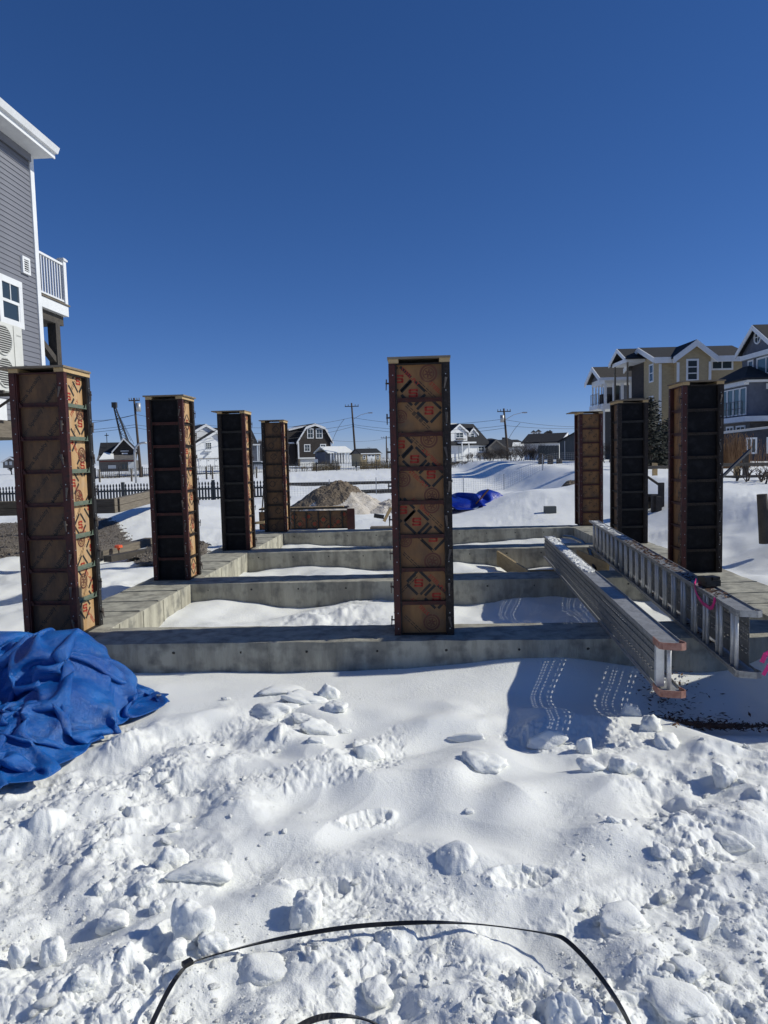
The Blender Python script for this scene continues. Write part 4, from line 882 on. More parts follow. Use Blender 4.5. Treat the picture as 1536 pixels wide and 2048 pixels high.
# --- right side: porch house, tan house, modern blue grey house (camera-aligned plan coordinates)
def cbox(mb, x0, x1, d0, d1, z0, z1): return mb.prism([CF(x0,d0,z0), CF(x1,d0,z0), CF(x1,d1,z0), CF(x0,d1,z0)], [CF(x0,d0,z1), CF(x1,d0,z1), CF(x1,d1,z1), CF(x0,d1,z1)])
def croof(mb, pts, th): a = [CF(*p) for p in pts]; return mb.prism([p-Vector((0,0,th)) for p in a], a)
def zat(px, py, d): return D(px, py, d).z
def xat(px, d): return (px-768)/F*d
def cwin(root, face, a0, a1, b0, b1, z0, z1, trim='white', glass='glass', nx=0, nz=0, fr=.11):
    """face 'f': a0,a1 = x range, b0 = depth of the wall. face 'l': a0,a1 = depth range, b0 = x of the wall (faces left)"""
    def bx(mb, p0, p1, q0, q1, o0, o1):
        if face == 'f': cbox(mb, p0, p1, b0-o1, b0-o0, q0, q1)
        else: cbox(mb, b0-o1, b0-o0, p0, p1, q0, q1)
    mb = MB(); bx(mb, a0, a1, z0, z0+fr, -.02, .05); bx(mb, a0, a1, z1-fr, z1, -.02, .05); bx(mb, a0, a0+fr, z0+fr, z1-fr, -.02, .048); bx(mb, a1-fr, a1, z0+fr, z1-fr, -.02, .048)
    f = part(mb, 'window', M[trim], root)
    mb = MB(); bx(mb, a0+fr, a1-fr, z0+fr, z1-fr, .004, .015); sub(mb, 'pane', M[glass], f, root)
    if nx or nz:
        mb = MB()
        for i in range(1, nx+1): q = a0+fr+(a1-a0-2*fr)*i/(nx+1); bx(mb, q-.04, q+.04, z0+fr, z1-fr, .016, .04)
        for i in range(1, nz+1): q = z0+fr+(z1-z0-2*fr)*i/(nz+1); bx(mb, a0+fr, a1-fr, q-.035, q+.035, .016, .042)
        sub(mb, 'glazing_bars', M[trim], f, root)
GZ = .75
# tan house
d = 55; H_ = empty('tan_house', CF(24, 55, GZ), 'tall tan shingled house with white trim and gabled dormer on the right', 'house')
xl = xat(1319, d); xr = xat(1500, d); ze = zat(1315, 719, d); zr = zat(1288, 698, 58)
mb = MB(); cbox(mb, xl, xr, 55, 61, GZ, ze); mb.prism([CF(xl,55,ze), CF(xl,61,ze), CF(xl,58,zr-.2)], [CF(xr,55,ze), CF(xr,61,ze), CF(xr,58,zr-.2)]); part(mb, 'wall', M['tan'], H_)
mb = MB(); croof(mb, [(xl-.5,54.6,ze),(xr,54.6,ze),(xr,58,zr),(xl-.5,58,zr)], .16); croof(mb, [(xr,61.4,ze),(xl-.5,61.4,ze),(xl-.5,58,zr),(xr,58,zr)], .16); rf = part(mb, 'roof', M['roof'], H_)
mb = MB()
for da, za, db, zb_ in ((54.6,ze,58,zr),(61.4,ze,58,zr)): mb.prism([CF(xl-.503,da,za-.38), CF(xl-.503,db,zb_-.38), CF(xl-.503,db,zb_), CF(xl-.503,da,za)], [CF(xl-.6,da,za-.38), CF(xl-.6,db,zb_-.38), CF(xl-.6,db,zb_), CF(xl-.6,da,za)])
cbox(mb, xl-.5, xr, 54.50, 54.597, ze-.42, ze+.02); part(mb, 'eave_trim', M['white'], H_)
gl, gr, gc = xat(1352, 54.6), xat(1418, 54.6), xat(1387, 54.6); zg = zat(1387, 684, 54.6)
mb = MB(); mb.prism([CF(gl,54.4,GZ), CF(gr,54.4,GZ), CF(gr,54.4,ze), CF(gc,54.4,zg-.3), CF(gl,54.4,ze)], [CF(gl,55,GZ), CF(gr,55,GZ), CF(gr,55,ze), CF(gc,55,zg-.3), CF(gl,55,ze)]); part(mb, 'front_bay', M['tan'], H_)
mb = MB(); tb = MB()
for (xa, za), (xb, zb_) in (((gl-.4, ze-.02),(gc, zg)), ((gr+.4, ze-.02),(gc, zg))):
    mb.prism([CF(xa,54.1,za-.15), CF(xb,54.1,zb_-.15), CF(xb,54.1,zb_), CF(xa,54.1,za)], [CF(xa,58,za-.15), CF(xb,58,zb_-.15), CF(xb,58,zb_), CF(xa,58,za)])
    tb.prism([CF(xa,54.097,za-.5), CF(xb,54.097,zb_-.5), CF(xb,54.097,zb_-.02), CF(xa,54.097,za-.02)], [CF(xa,54.0,za-.5), CF(xb,54.0,zb_-.5), CF(xb,54.0,zb_-.02), CF(xa,54.0,za-.02)])
part(mb, 'gable_roof', M['roof'], H_); part(tb, 'rake_board', M['white'], H_)
for xx, dd in ((xl,54.99),(gl,54.39),(gr-.12,54.39)):
    mb = MB(); cbox(mb, xx-.03, xx+.16, dd-.06, dd, GZ, ze-.42); part(mb, 'corner_board', M['white'], H_)
cwin(H_, 'f', xat(1372,54.4), xat(1397,54.4), 54.4, 0, zat(1385,764,54.4), zat(1385,720,54.4), nz=2, fr=.14)
cwin(H_, 'f', xat(1421,55), xat(1465,55), 55, 0, zat(1440,742,55), zat(1440,721.5,55), nx=1, fr=.13)
cwin(H_, 'l', 56.1, 57.0, xl, 0, zat(1308,766,56.5), zat(1308,730,56.5), nz=1)
cwin(H_, 'l', 56.1, 57.0, xl, 0, zat(1308,815,56.5), zat(1308,793,56.5), nz=1)
# entry porch on its left flank
pz = zat(1295, 730, 59.5); pf = zat(1290, 800, 60)
mb = MB(); cbox(mb, xl-.02, xl-.004, 58.2, 61, pf, pz); part(mb, 'porch_shade_sheet', M['shingle_dk'], H_)  # thin dark sheet on the wall paints the shade inside the porch
mb = MB(); cbox(mb, xl-1.5, xl, 57.9, 61.5, pz, pz+.3); part(mb, 'porch_beam', M['white'], H_)
mb = MB(); tb = MB()
for (da, za), (db, zb_) in (((57.6, pz+.3),(59.6, pz+1.3)), ((61.7, pz+.3),(59.6, pz+1.3))):
    mb.prism([CF(xl-1.7,da,za-.12), CF(xl-1.7,db,zb_-.12), CF(xl-1.7,db,zb_), CF(xl-1.7,da,za)], [CF(xl,da,za-.12), CF(xl,db,zb_-.12), CF(xl,db,zb_), CF(xl,da,za)])
    tb.prism([CF(xl-1.703,da,za-.3), CF(xl-1.703,db,zb_-.3), CF(xl-1.703,db,zb_), CF(xl-1.703,da,za)], [CF(xl-1.78,da,za-.3), CF(xl-1.78,db,zb_-.3), CF(xl-1.78,db,zb_), CF(xl-1.78,da,za)])
part(mb, 'porch_roof', M['roof'], H_); part(tb, 'porch_rake_board', M['white'], H_)
mb = MB(); cbox(mb, xl-1.4, xl, 58, 61.3, pf-.3, pf); part(mb, 'porch_floor', M['oldwood'], H_)
for dd in (58.1, 61.2): mb = MB(); cbox(mb, xl-1.4, xl-1.28, dd, dd+.12, GZ, pz); part(mb, 'porch_post', M['oldwood'], H_)
# porch house behind it
d = 65; H_ = empty('screened_porch_house', CF(21.5, 66, GZ), 'pale house with tall screened porch on stilts left of the tan house', 'house')
xl = xat(1211, d); xr = xat(1285, d); ze = zat(1206, 757, d); zr = zat(1193, 736, 67); zf = zat(1207, 808, d); 
mb = MB(); cbox(mb, xl-.2, xr, 65, 69, zf-.5, zf); part(mb, 'deck', M['white'], H_)
mb = MB(); cbox(mb, xl, xr, 64.98, 69, ze-.5, ze-.02); part(mb, 'porch_beam', M['white'], H_)
mb = MB(); mb.prism([CF(xl,65,ze), CF(xl,69,ze), CF(xl,67,zr-.15)], [CF(xr,65,ze), CF(xr,69,ze), CF(xr,67,zr-.15)]); part(mb, 'gable_wall', M['bluegrey'], H_)
mb = MB(); croof(mb, [(xl-.5,64.6,ze-.05),(xr+2,64.6,ze-.05),(xr+2,67,zr),(xl-.5,67,zr)], .16); croof(mb, [(xr+2,69.4,ze-.05),(xl-.5,69.4,ze-.05),(xl-.5,67,zr),(xr+2,67,zr)], .16); part(mb, 'roof', M['roof_br'], H_)
mb = MB()
for da, db in ((64.6,67),(69.4,67)): mb.prism([CF(xl-.503,da,ze-.45), CF(xl-.503,db,zr-.4), CF(xl-.503,db,zr), CF(xl-.503,da,ze-.05)], [CF(xl-.6,da,ze-.45), CF(xl-.6,db,zr-.4), CF(xl-.6,db,zr), CF(xl-.6,da,ze-.05)])
cbox(mb, xl-.5, xr+2, 64.5, 64.597, ze-.3, ze-.03); part(mb, 'eave_trim', M['white'], H_)
for px in (1211, 1228, 1244.5, 1261.5):
    mb = MB(); xx = xat(px, d); cbox(mb, xx-.02, xx+.2, 65, 65.2, zf, ze-.5); part(mb, 'porch_post', M['white'], H_)
for dd in (66.0, 66.9, 67.8, 68.8): mb = MB(); cbox(mb, xl, xl+.12, dd, dd+.14, zf, ze-.5); part(mb, 'porch_post', M['white'], H_)
mb = MB(); cbox(mb, xat(1241,68), xr, 67.4, 69, zf, ze-.5); part(mb, 'inner_wall', M['bluegrey'], H_)
mb = MB(); cbox(mb, xat(1233,67.4), xat(1240,67.4), 67.38, 67.5, zf, zf+2); part(mb, 'inner_door', M['glass'], H_)
for a, b in ((1209.5,1225),(1228,1243)):
    mb = MB(); cbox(mb, xat(a,d), xat(b,d), 65.5, 66.3, zf+.02, zf+.9); part(mb, 'porch_seat', M['shingle_dk'], H_)
for px in (1207, 1224, 1250, 1270): mb = MB(); xx = xat(px, d); cbox(mb, xx-.02, xx+.22, 65.02, 65.24, GZ-1, zf-.5); part(mb, 'stilt', M['white'], H_)
mb = MB()
for z_ in (zf+.95, zf+.1): cbox(mb, xl-.42, xl-.02, 68.0, 68.05, z_, z_+.05); cbox(mb, xl-.42, xl-.37, 65.6, 68, z_, z_+.05)
for k in range(7): cbox(mb, xl-.42, xl-.38, 65.6+k*.4, 65.64+k*.4, zf, zf+.95)
part(mb, 'balcony_rail', M['galv'], H_)
mb = MB(); cbox(mb, xl-.5, xl-.2, 65.5, 68.1, zf-.45, zf-.05); part(mb, 'balcony', M['white'], H_)
mb = MB(); a = xat(1232, 74); b = xat(1300, 74); croof(mb, [(a-.3,73.5,zat(1240,737,74)-.1),(b,73.5,zat(1240,737,74)-.1),(b,76,zat(1240,727,76)),(a,76,zat(1240,727,76))], .2); cbox(mb, a, b, 74, 78, GZ, zat(1240,737,74)-.3); part(mb, 'rear_block', M['roof_br'], H_)
# modern house
H_ = empty('modern_house', CF(24, 46, .9), 'blue grey modern house with round gable window at the right edge', 'house')
X0 = 24.0; dfar, dm, dn = X0*F/(1483-768), X0*F/(1514-768), X0*F/(1552-768); ap = zat(1514, 653, dm); ev = zat(1483, 709, dfar); 
mb = MB(); mb.prism([CF(X0,dn,.5), CF(X0,dfar,.5), CF(X0,dfar,ev-.1), CF(X0,dm,ap-.15), CF(X0,dn,ev-.1)], [CF(X0+8,dn,.5), CF(X0+8,dfar,.5), CF(X0+8,dfar,ev-.1), CF(X0+8,dm,ap-.15), CF(X0+8,dn,ev-.1)]); part(mb, 'wall', M['bluegrey'], H_)
mb = MB(); tb = MB()
for da in (dfar+.15, dn-.15):
    mb.prism([CF(X0-.35,da,ev-.18), CF(X0-.35,dm,ap-.16), CF(X0-.35,dm,ap), CF(X0-.35,da,ev-.02)], [CF(X0+8,da,ev-.18), CF(X0+8,dm,ap-.16), CF(X0+8,dm,ap), CF(X0+8,da,ev-.02)])
    tb.prism([CF(X0-.353,da,ev-.34), CF(X0-.353,dm,ap-.34), CF(X0-.353,dm,ap-.03), CF(X0-.353,da,ev-.03)], [CF(X0-.42,da,ev-.34), CF(X0-.42,dm,ap-.34), CF(X0-.42,dm,ap-.03), CF(X0-.42,da,ev-.03)])
part(mb, 'roof', M['roof'], H_); part(tb, 'rake_board', M['white'], H_)
zc = zat(1515, 677.5, dm); fr_ = MB(); N = 16
for k in range(N):
    a, b = 2*math.pi*k/N, 2*math.pi*(k+1)/N
    fr_.bar(CF(X0-.03, dm-.40*math.cos(a), zc+.40*math.sin(a)), CF(X0-.03, dm-.40*math.cos(b), zc+.40*math.sin(b)), .10, .08)
f = part(fr_, 'round_window', M['white'], H_)
mb = MB(); mb.prism([CF(X0-.02, dm-.38*math.cos(2*math.pi*k/N), zc+.38*math.sin(2*math.pi*k/N)) for k in range(N)], [CF(X0-.005, dm-.38*math.cos(2*math.pi*k/N), zc+.38*math.sin(2*math.pi*k/N)) for k in range(N)]); sub(mb, 'pane', M['glass'], f, H_)
mb = MB(); cbox(mb, X0-.04, X0-.022, dm-.02, dm+.02, zc-.36, zc+.36); cbox(mb, X0-.042, X0-.024, dm-.36, dm+.36, zc-.02, zc+.02); sub(mb, 'glazing_bars', M['white'], f, H_)['kind'] = 'stuff'
zt = zat(1505, 712, dm); zb_ = zat(1505, 728, dm)
mb = MB(); cbox(mb, X0-.25, X0-.004, dn, dfar-.2, ev-.55, ev-.25); part(mb, 'upper_band', M['white'], H_)
cwin(H_, 'l', dn+.1, dm+.1, X0, 0, ev-1.75, ev-.6, glass='glass_gn', nx=1); cwin(H_, 'l', dm+.5, dm+1.2, X0, 0, ev-1.75, ev-.6, glass='glass')
# lower bay with hipped roof
X1 = 22.6; df, dn2 = X1*F/(1447-768), X1*F/(1497-768); zt = zat(1497, 759, dn2); zfl = zat(1470, 836, 45.5)
mb = MB(); cbox(mb, X1, X1+9, dn2, df+1.5, zfl, zt); part(mb, 'bay_wall', M['bluegrey'], H_)
ztop = zat(1500, 729, dn2+1.2)
mb = MB(); a = [(X1-.5,dn2-.5,zt+.02),(X1+9,dn2-.5,zt+.02),(X1+9,dn2+2.5,ztop),(X1+1.2,dn2+2.5,ztop)]; croof(mb, a, .1); croof(mb, [(X1-.5,df+2.0,zt+.02),(X1-.5,dn2-.5,zt+.02),(X1+1.2,dn2+2.5,ztop),(X1+1.2,df,ztop)], .1); part(mb, 'bay_roof', M['roof'], H_)
mb = MB(); cbox(mb, X1-.3, X1+9, dn2-.35, dn2-.004, zt-.22, zt-.09); cbox(mb, X1-.3, X1-.004, dn2, df+1.8, zt-.35, zt-.09); part(mb, 'eave_trim', M['white'], H_)
for i in range(4):
    a = dn2+.25+i*.82; cwin(H_, 'l', a, a+.78, X1, 0, zfl+.12, zt-.45, glass='glass_gn', fr=.07)
cwin(H_, 'f', xat(1531,dn2), xat(1552,dn2), dn2, 0, zat(1531,779,dn2), zt-.3)
mb = MB(); cbox(mb, X1-.5, X1+9, dn2-.5, df+1.8, zfl-.32, zfl-.003); part(mb, 'floor_band', M['white'], H_)
mb = MB()
for z_ in (zfl+.95, zfl+.5): cbox(mb, X1-.42, X1-.39, dn2, df+1.5, z_, z_+.03)
for k in range(9): cbox(mb, X1-.42, X1-.39, dn2+k*.5, dn2+.03+k*.5, zfl, zfl+.95)
part(mb, 'balcony_rail', M['wire'], H_)
zl = zat(1500, 866, dn2)
mb = MB(); cbox(mb, X1+.2, X1+9, dn2+.2, df+1.5, .5, zfl-.323); part(mb, 'lower_wall', M['shingle_gr'], H_)
cwin(H_, 'l', dn2+.7, dn2+1.9, X1+.2, 0, zl+.15, zfl-.5, nx=1); cwin(H_, 'l', dn2+2.2, dn2+3.2, X1+.2, 0, zl+.15, zfl-.5, nx=1)
# navy annex in front
d3 = 40.5; xa = xat(1446, d3); zt3 = zat(1446, 869, d3); zt4 = zat(1536, 858, d3)
H2 = empty('navy_annex', CF(xa+2, d3, .8), 'navy shingled low annex with white framed window and sloping snowy roof edge, right edge', 'annex')
xb = xa+4.5; za = zt3; zb_ = zt3+(zt4-zt3)*4.5/(xat(1536,d3)-xa)
mb = MB(); mb.prism([CF(xa,d3,.4), CF(xb,d3,.4), CF(xb,d3,zb_), CF(xa,d3,za)], [CF(xa,d3+2.5,.4), CF(xb,d3+2.5,.4), CF(xb,d3+2.5,zb_), CF(xa,d3+2.5,za)]); part(mb, 'wall', M['navy'], H2)
mb = MB(); croof(mb, [(xa-.2,d3-.2,za+.10),(xb,d3-.2,zb_+.10),(xb,d3+2.6,zb_+.10),(xa-.2,d3+2.6,za+.10)], .09); part(mb, 'roof_edge', M['galv'], H2)
cwin(H2, 'f', xat(1492,d3), xat(1514,d3), d3, 0, zat(1503,908,d3), zat(1503,875,d3), nx=1, fr=.1); cwin(H2, 'f', xat(1533,d3), xat(1556,d3), d3, 0, zat(1503,908,d3), zat(1503,875,d3), nx=1, fr=.1)

# --- big grey house at left
XW = -8.30; YC = 15.55
H_ = empty('grey_clapboard_house', (XW-3, 10, 0), 'tall grey clapboard house with white trim at the left edge of the photo', 'house')
zs0, zs1 = 2.55, 8.30
part(MB().box(XW-8, XW-.02, 2.0, YC-.02, zs0, zs1), 'wall', M['siding_g'], H_)
n_b = int((zs1-zs0)/.108); bm_ = MB().prism([(0,0,0),(.022,0,0),(.006,0,.115),(0,0,.115)], [(0,YC-.03-9.0,0),(.022,YC-.03-9.0,0),(.006,YC-.03-9.0,.115),(0,YC-.03-9.0,.115)]).mesh('clapboard', M['siding_g'])
for i in range(n_b):
    o = obj('clapboard', bm_, loc=(XW-.018+.0002*(i % 5), 9.0, zs0+i*.108)); o.parent = H_; o.matrix_parent_inverse = Matrix.Translation(-Vector(H_.location))
part(MB().box(XW-.03, XW+.028, YC-.13, YC+.02, zs0, zs1), 'corner_board', M['white'], H_)
part(MB().box(XW-.13, XW-.035, YC+.001, YC+.025, zs0, zs1), 'corner_board', M['white'], H_)
part(MB().box(XW-8, XW+.44, 2, YC+.10, zs1, zs1+.02), 'soffit', M['white'], H_)
part(MB().box(XW+.44, XW+.47, 2, YC+.11, zs1-.02, zs1+.20), 'fascia', M['white'], H_)
part(MB().prism([(XW+.47,2,zs1+.08),(XW+.54,2,zs1+.08),(XW+.59,2,zs1+.20),(XW+.47,2,zs1+.20)], [(XW+.47,YC+.11,zs1+.08),(XW+.54,YC+.11,zs1+.08),(XW+.59,YC+.11,zs1+.20),(XW+.47,YC+.11,zs1+.20)]), 'gutter', M['white'], H_)
part(MB().prism([(XW+.52,2,zs1+.205),(XW-3.5,2,zs1+2.2),(XW-8,2,zs1+.205)], [(XW+.52,YC+.12,zs1+.205),(XW-3.5,YC+.12,zs1+2.2),(XW-8,YC+.12,zs1+.205)]), 'roof', M['roof'], H_)
part(MB().box(XW+.0285, XW+.06, 2, YC-.13, zs1-.16, zs1-.002), 'frieze_board', M['siding_g'], H_)
def on_wall(px, py, xo=0.0):
    r = ray(px, py); t = (XW+xo)/r.x; return EYE+r*t
def wrect(mb, x0, y0, x1, y1, o0, o1):
    a = on_wall(x0, (y0+y1)/2, o0); b = on_wall(x1, (y0+y1)/2, o0); t = on_wall((x0+x1)/2, y0, o0); c = on_wall((x0+x1)/2, y1, o0)
    return mb.box(XW+o0, XW+o1, min(a.y,b.y), max(a.y,b.y), c.z, t.z)
a = on_wall(-4, 600); b = on_wall(41, 600); zt = on_wall(20, 557).z; zb_ = on_wall(20, 652).z
fr = .13
def win_left(y0, y1):
    mb = MB(); mb.box(XW-.0, XW+.055, y0, y1, zt-fr, zt); mb.box(XW-.0, XW+.055, y0, y1, zb_, zb_+fr); mb.box(XW, XW+.053, y0, y0+fr, zb_+fr, zt-fr); mb.box(XW, XW+.053, y1-fr, y1, zb_+fr, zt-fr)
    f = part(mb, 'window', M['white'], H_)
    sub(MB().box(XW+.024, XW+.032, y0+fr, y1-fr, zb_+fr, zt-fr), 'pane', M['glass'], f, H_)
    zm = (zb_+zt)/2; ym = (y0+y1)/2
    sub(MB().box(XW+.033, XW+.05, y0+fr, y1-fr, zm-.03, zm+.03).box(XW+.033, XW+.044, ym-.012, ym+.012, zm+.03, zt-fr).box(XW+.033, XW+.046, y1-fr-.05, y1-fr, zb_+fr, zm-.03), 'glazing_bars', M['white'], f, H_)
yw = b.y; win_left(yw-.86, yw); win_left(yw-1.85, yw-.90)
a = on_wall(41.5, 532); b = on_wall(56.5, 532); zt2 = on_wall(49, 515).z; zb2 = on_wall(49, 548).z
mb = MB(); mb.box(XW, XW+.05, a.y, b.y, zb2, zb2+.05); mb.box(XW, XW+.05, a.y, b.y, zt2-.05, zt2); mb.box(XW, XW+.048, a.y, a.y+.06, zb2+.05, zt2-.05); mb.box(XW, XW+.048, b.y-.05, b.y, zb2+.05, zt2-.05); v_ = part(mb, 'wall_vent', M['white'], H_)
for i in range(5):
    z_ = zb2+.07+(zt2-zb2-.12)*i/5; sub(MB().prism([(XW+.010,a.y+.06,z_+.03),(XW+.046,a.y+.06,z_),(XW+.046,a.y+.06,z_+.008),(XW+.010,a.y+.06,z_+.038)], [(XW+.010,b.y-.05,z_+.03),(XW+.046,b.y-.05,z_),(XW+.046,b.y-.05,z_+.008),(XW+.010,b.y-.05,z_+.038)]), 'louvre', M['white'], v_, H_)
sub(MB().box(XW+.004, XW+.008, a.y+.06, b.y-.05, zb2+.05, zt2-.05), 'vent_back', M['black'], v_, H_)
part(MB().box(XW-8, XW-.02, 2, YC, zs0-.35, zs0-.003), 'floor_beam', M['oldwood'], H_)
for yy in (15.2, 11.5, 8): part(MB().box(XW-.45, XW-.15, yy-.15, yy+.15, -.6, zs0-.353), 'pile', M['oldwood'], H_)
part(MB().box(XW+.03, XW+.06, 6, on_wall(8,820).y, zs0-.02, zs0+.40), 'skirt_board', M['white'], H_)
# deck at the far corner
yd0, yd1 = YC+.03, YC+1.28; zd = on_wall(100, 594).z - .05
zd = (935-603)/F*17.0+1.40
part(MB().box(XW-3, XW+.0, yd0, yd1, zd-.24, zd-.004), 'deck_fascia', M['white'], H_)
part(MB().box(XW-3, XW+.03, yd0, yd1+.04, zd, zd+.03), 'deck_board', M['oldwood'], H_)
zr0, zr1 = zd+.12, zd+.98
part(MB().box(XW-.10, XW-.02, yd0, yd1-.13, zr1-.05, zr1), 'top_rail', M['white'], H_)
part(MB().box(XW-.09, XW-.03, yd0, yd1-.13, zr0-.04, zr0), 'bottom_rail', M['white'], H_)
bal = MB().box(-.016,.016,-.016,.016,0,zr1-zr0-.05).mesh('baluster', M['white'])
for i in range(9):
    o = obj('baluster', bal, loc=(XW-.06, yd0+.08+i*.118, zr0)); o.parent = H_; o.matrix_parent_inverse = Matrix.Translation(-Vector(H_.location))
po = part(MB().box(XW-.13, XW+.0, yd1-.13, yd1, zd+.031, zr1+.06), 'rail_post', M['white'], H_)
sub(MB().box(XW-.16, XW+.03, yd1-.16, yd1+.03, zr1+.061, zr1+.10).box(XW-.14, XW+.01, yd1-.14, yd1+.01, zr1+.10, zr1+.125), 'post_cap', M['white'], po, H_)
part(MB().box(XW-3, XW-.12, yd0+.2, yd1-.04, zd-.46, zd-.243), 'deck_beam', M['darkwood'], H_)
dp = part(MB().box(XW-.32, XW-.12, yd1-.42, yd1-.22, -.6, zd-.463), 'deck_post', M['darkwood'], H_)
sub(MB().bar((XW-.22, yd1-.40, zd-1.30), (XW-.22, YC+.02, zd-.80), .14), 'knee_brace', M['darkwood'], dp, H_)
# heat pump on brackets
yb = on_wall(47, 720, .75).y; zt3 = on_wall(40, 655, .75).z; zb3 = on_wall(20, 783, .75).z; ya = yb-1.0; xf = XW+.75
AC = empty('heat_pump', (xf-.2, (ya+yb)/2, zb3), 'cream outdoor heat pump with two round fan grilles hung on the grey house', 'heat pump')
part(MB().box(xf-.36, xf, ya, yb, zb3, zt3), 'casing', M['acwhite'], AC)
hh = zt3-zb3; yp = yb-.30
for k in (0, 1):
    zc = zb3+hh*(.27+.47*k); yc = (ya+yp)/2; rr = min((yp-ya)/2, hh*.23)-.02
    mb = MB(); mb.prism([(xf+.001, yc+rr*math.cos(i*math.pi/12), zc+rr*math.sin(i*math.pi/12)) for i in range(24)], [(xf+.004, yc+rr*math.cos(i*math.pi/12), zc+rr*math.sin(i*math.pi/12)) for i in range(24)])
    fo = part(mb, 'fan_opening', M['acdark'], AC)
    mb = MB()
    for i in range(-6, 7):
        z_ = zc+i*rr/6.5; q = math.sqrt(max(0, rr*rr-(z_-zc)**2)); mb.box(xf+.012, xf+.02, yc-q, yc+q, z_-.006, z_+.006)
    for i in range(24):
        t0, t1 = i*math.pi/12, (i+1)*math.pi/12; mb.bar((xf+.016, yc+rr*math.cos(t0), zc+rr*math.sin(t0)), (xf+.016, yc+rr*math.cos(t1), zc+rr*math.sin(t1)), .02)
    sub(mb, 'fan_guard', M['acwhite'], fo, AC)
part(MB().box(xf+.001, xf+.006, yp+.005, yp+.012, zb3+.02, zt3-.02), 'panel_seam', M['acdark'], AC)
v, f = text2d('Lennox', False); me = bpy.data.meshes.new('maker_name'); me.from_pydata([(xf+.003, yb-.12+p[0]*.035, zt3-.17+p[1]*.035) for p in v], [], f); me.materials.append(M['stone']); o = obj('maker_name', me); world_parent(o, AC)
for yy in (ya+.2, yb-.25): part(MB().box(XW+.03, xf+.05, yy-.025, yy+.025, zb3-.06, zb3-.003).bar((XW+.03, yy, zb3-.45), (xf-.05, yy, zb3-.05), .04), 'bracket', M['darkwood'], AC)
p = on_wall(20, 820, .0)
# flagpole-like line: two pots on wire left of form

# ------------------------------------------------------------------ fences, poles, wires, crane
def ground(px, py, d):                       # point on the snow under the pixel column at depth d
    p = D(px, py, d); p.z = snow_at(p.x, p.y); return p
# dark spade-topped picket fence on the left
fo = empty('picket_fence', ground(300, 985, 36), 'dark grey spade topped picket fence behind the left forms', 'fence')
pk = MB(); s_ = .045
prof = [(-s_,0),(s_,0),(s_,.78),(.018,.84),(.045,.93),(.03,1.0),(0,1.05),(-.03,1.0),(-.045,.93),(-.018,.84),(-s_,.78)]
pk.prism([(p[0],-.012,p[1]) for p in prof], [(p[0],.012,p[1]) for p in prof]); pkm = pk.mesh('picket', M['greydoor2'])
pa = D(-30, 985, 36); pb = D(540, 985, 36); nP = int((pb-pa).length/.155); dr = (pb-pa); ang_ = math.atan2(dr.y, dr.x)
zf0 = zat(415, 963, 36)-1.05
for i in range(nP):
    q = pa+dr*(i/nP); o = obj('picket', pkm, loc=(q.x, q.y, zf0+.01*math.sin(i*.9)), rot=(0, 0, ang_)); o.parent = fo; o.matrix_parent_inverse = Matrix.Translation(-Vector(fo.location))
for h in (.22, .68):
    o = MB().bar((pa.x, pa.y+.045, zf0+h), (pb.x, pb.y+.045, zf0+h), .04, .09).build('rail', M['greydoor2']); world_parent(o, fo)
for px in (-10, 76, 160, 245, 330, 426, 500):
    q = D(px, 985, 36); o = MB().box(q.x-.07, q.x+.07, q.y+.02, q.y+.16, zf0-.4, zf0+1.12).build('post', M['greydoor2']); world_parent(o, fo)
# black iron fence across the field
fo = empty('iron_fence', ground(500, 940, 92), 'long thin black iron fence in front of the distant houses', 'fence')
def fence_run(px0, px1, d0, d1, h, root, zlift=0):
    a = D(px0, 930, d0); b = D(px1, 930, d1); n = int((b-a).length/.22); mb = MB()
    for i in range(n+1):
        q = a+(b-a)*(i/n); z = snow_at(q.x, q.y); 
        if i % 12 == 0:
            o = MB().box(q.x-.05, q.x+.05, q.y-.05, q.y+.05, z-.3, z+h+.1).build('post', M['wire']); world_parent(o, root)
        else: mb.box(q.x-.018, q.x+.018, q.y-.012, q.y+.012, z+.08, z+h)
    o = mb.build('picket', M['wire']); o['kind'] = 'stuff'; world_parent(o, root)
    for f_ in (.15, .88):
        mb = MB(); st = 10
        for i in range(st):
            p, q = a+(b-a)*(i/st), a+(b-a)*((i+1)/st); p.z = snow_at(p.x, p.y)+h*f_; q.z = snow_at(q.x, q.y)+h*f_; mb.bar(p, q, .04)
        o = mb.build('rail', M['wire']); world_parent(o, root)
fence_run(190, 1000, 84, 98, 1.15, fo)
# wire mesh fence crossing behind the dirt pile and the blue tarp
fo = empty('wire_mesh_fence', ground(900, 975, 31), 'thin wire mesh fence with slender posts behind the dirt heap', 'fence')
a, b = D(560, 960, 34), D(1160, 960, 40); n = int((b-a).length/.14); mb = MB(); L_ = (b-a)
def fz(t): q = a+L_*t; return Vector((q.x, q.y, snow_at(q.x, q.y)))
for i in range(n+1): q = fz(i/n); mb.bar(q+Vector((0,0,.05)), q+Vector((0,0,.75)), .005)
for h in np.linspace(.08, .75, 7):
    for k in range(16): mb.bar(fz(k/16)+Vector((0,0,h)), fz((k+1)/16)+Vector((0,0,h)), .005)
o = mb.build('wire_mesh', M['galv']); o['kind'] = 'stuff'; world_parent(o, fo)
for k in range(8): q = fz(k/7.0); o = MB().box(q.x-.02, q.x+.02, q.y-.02, q.y+.02, q.z-.2, q.z+.85).build('post', M['galv']); world_parent(o, fo)
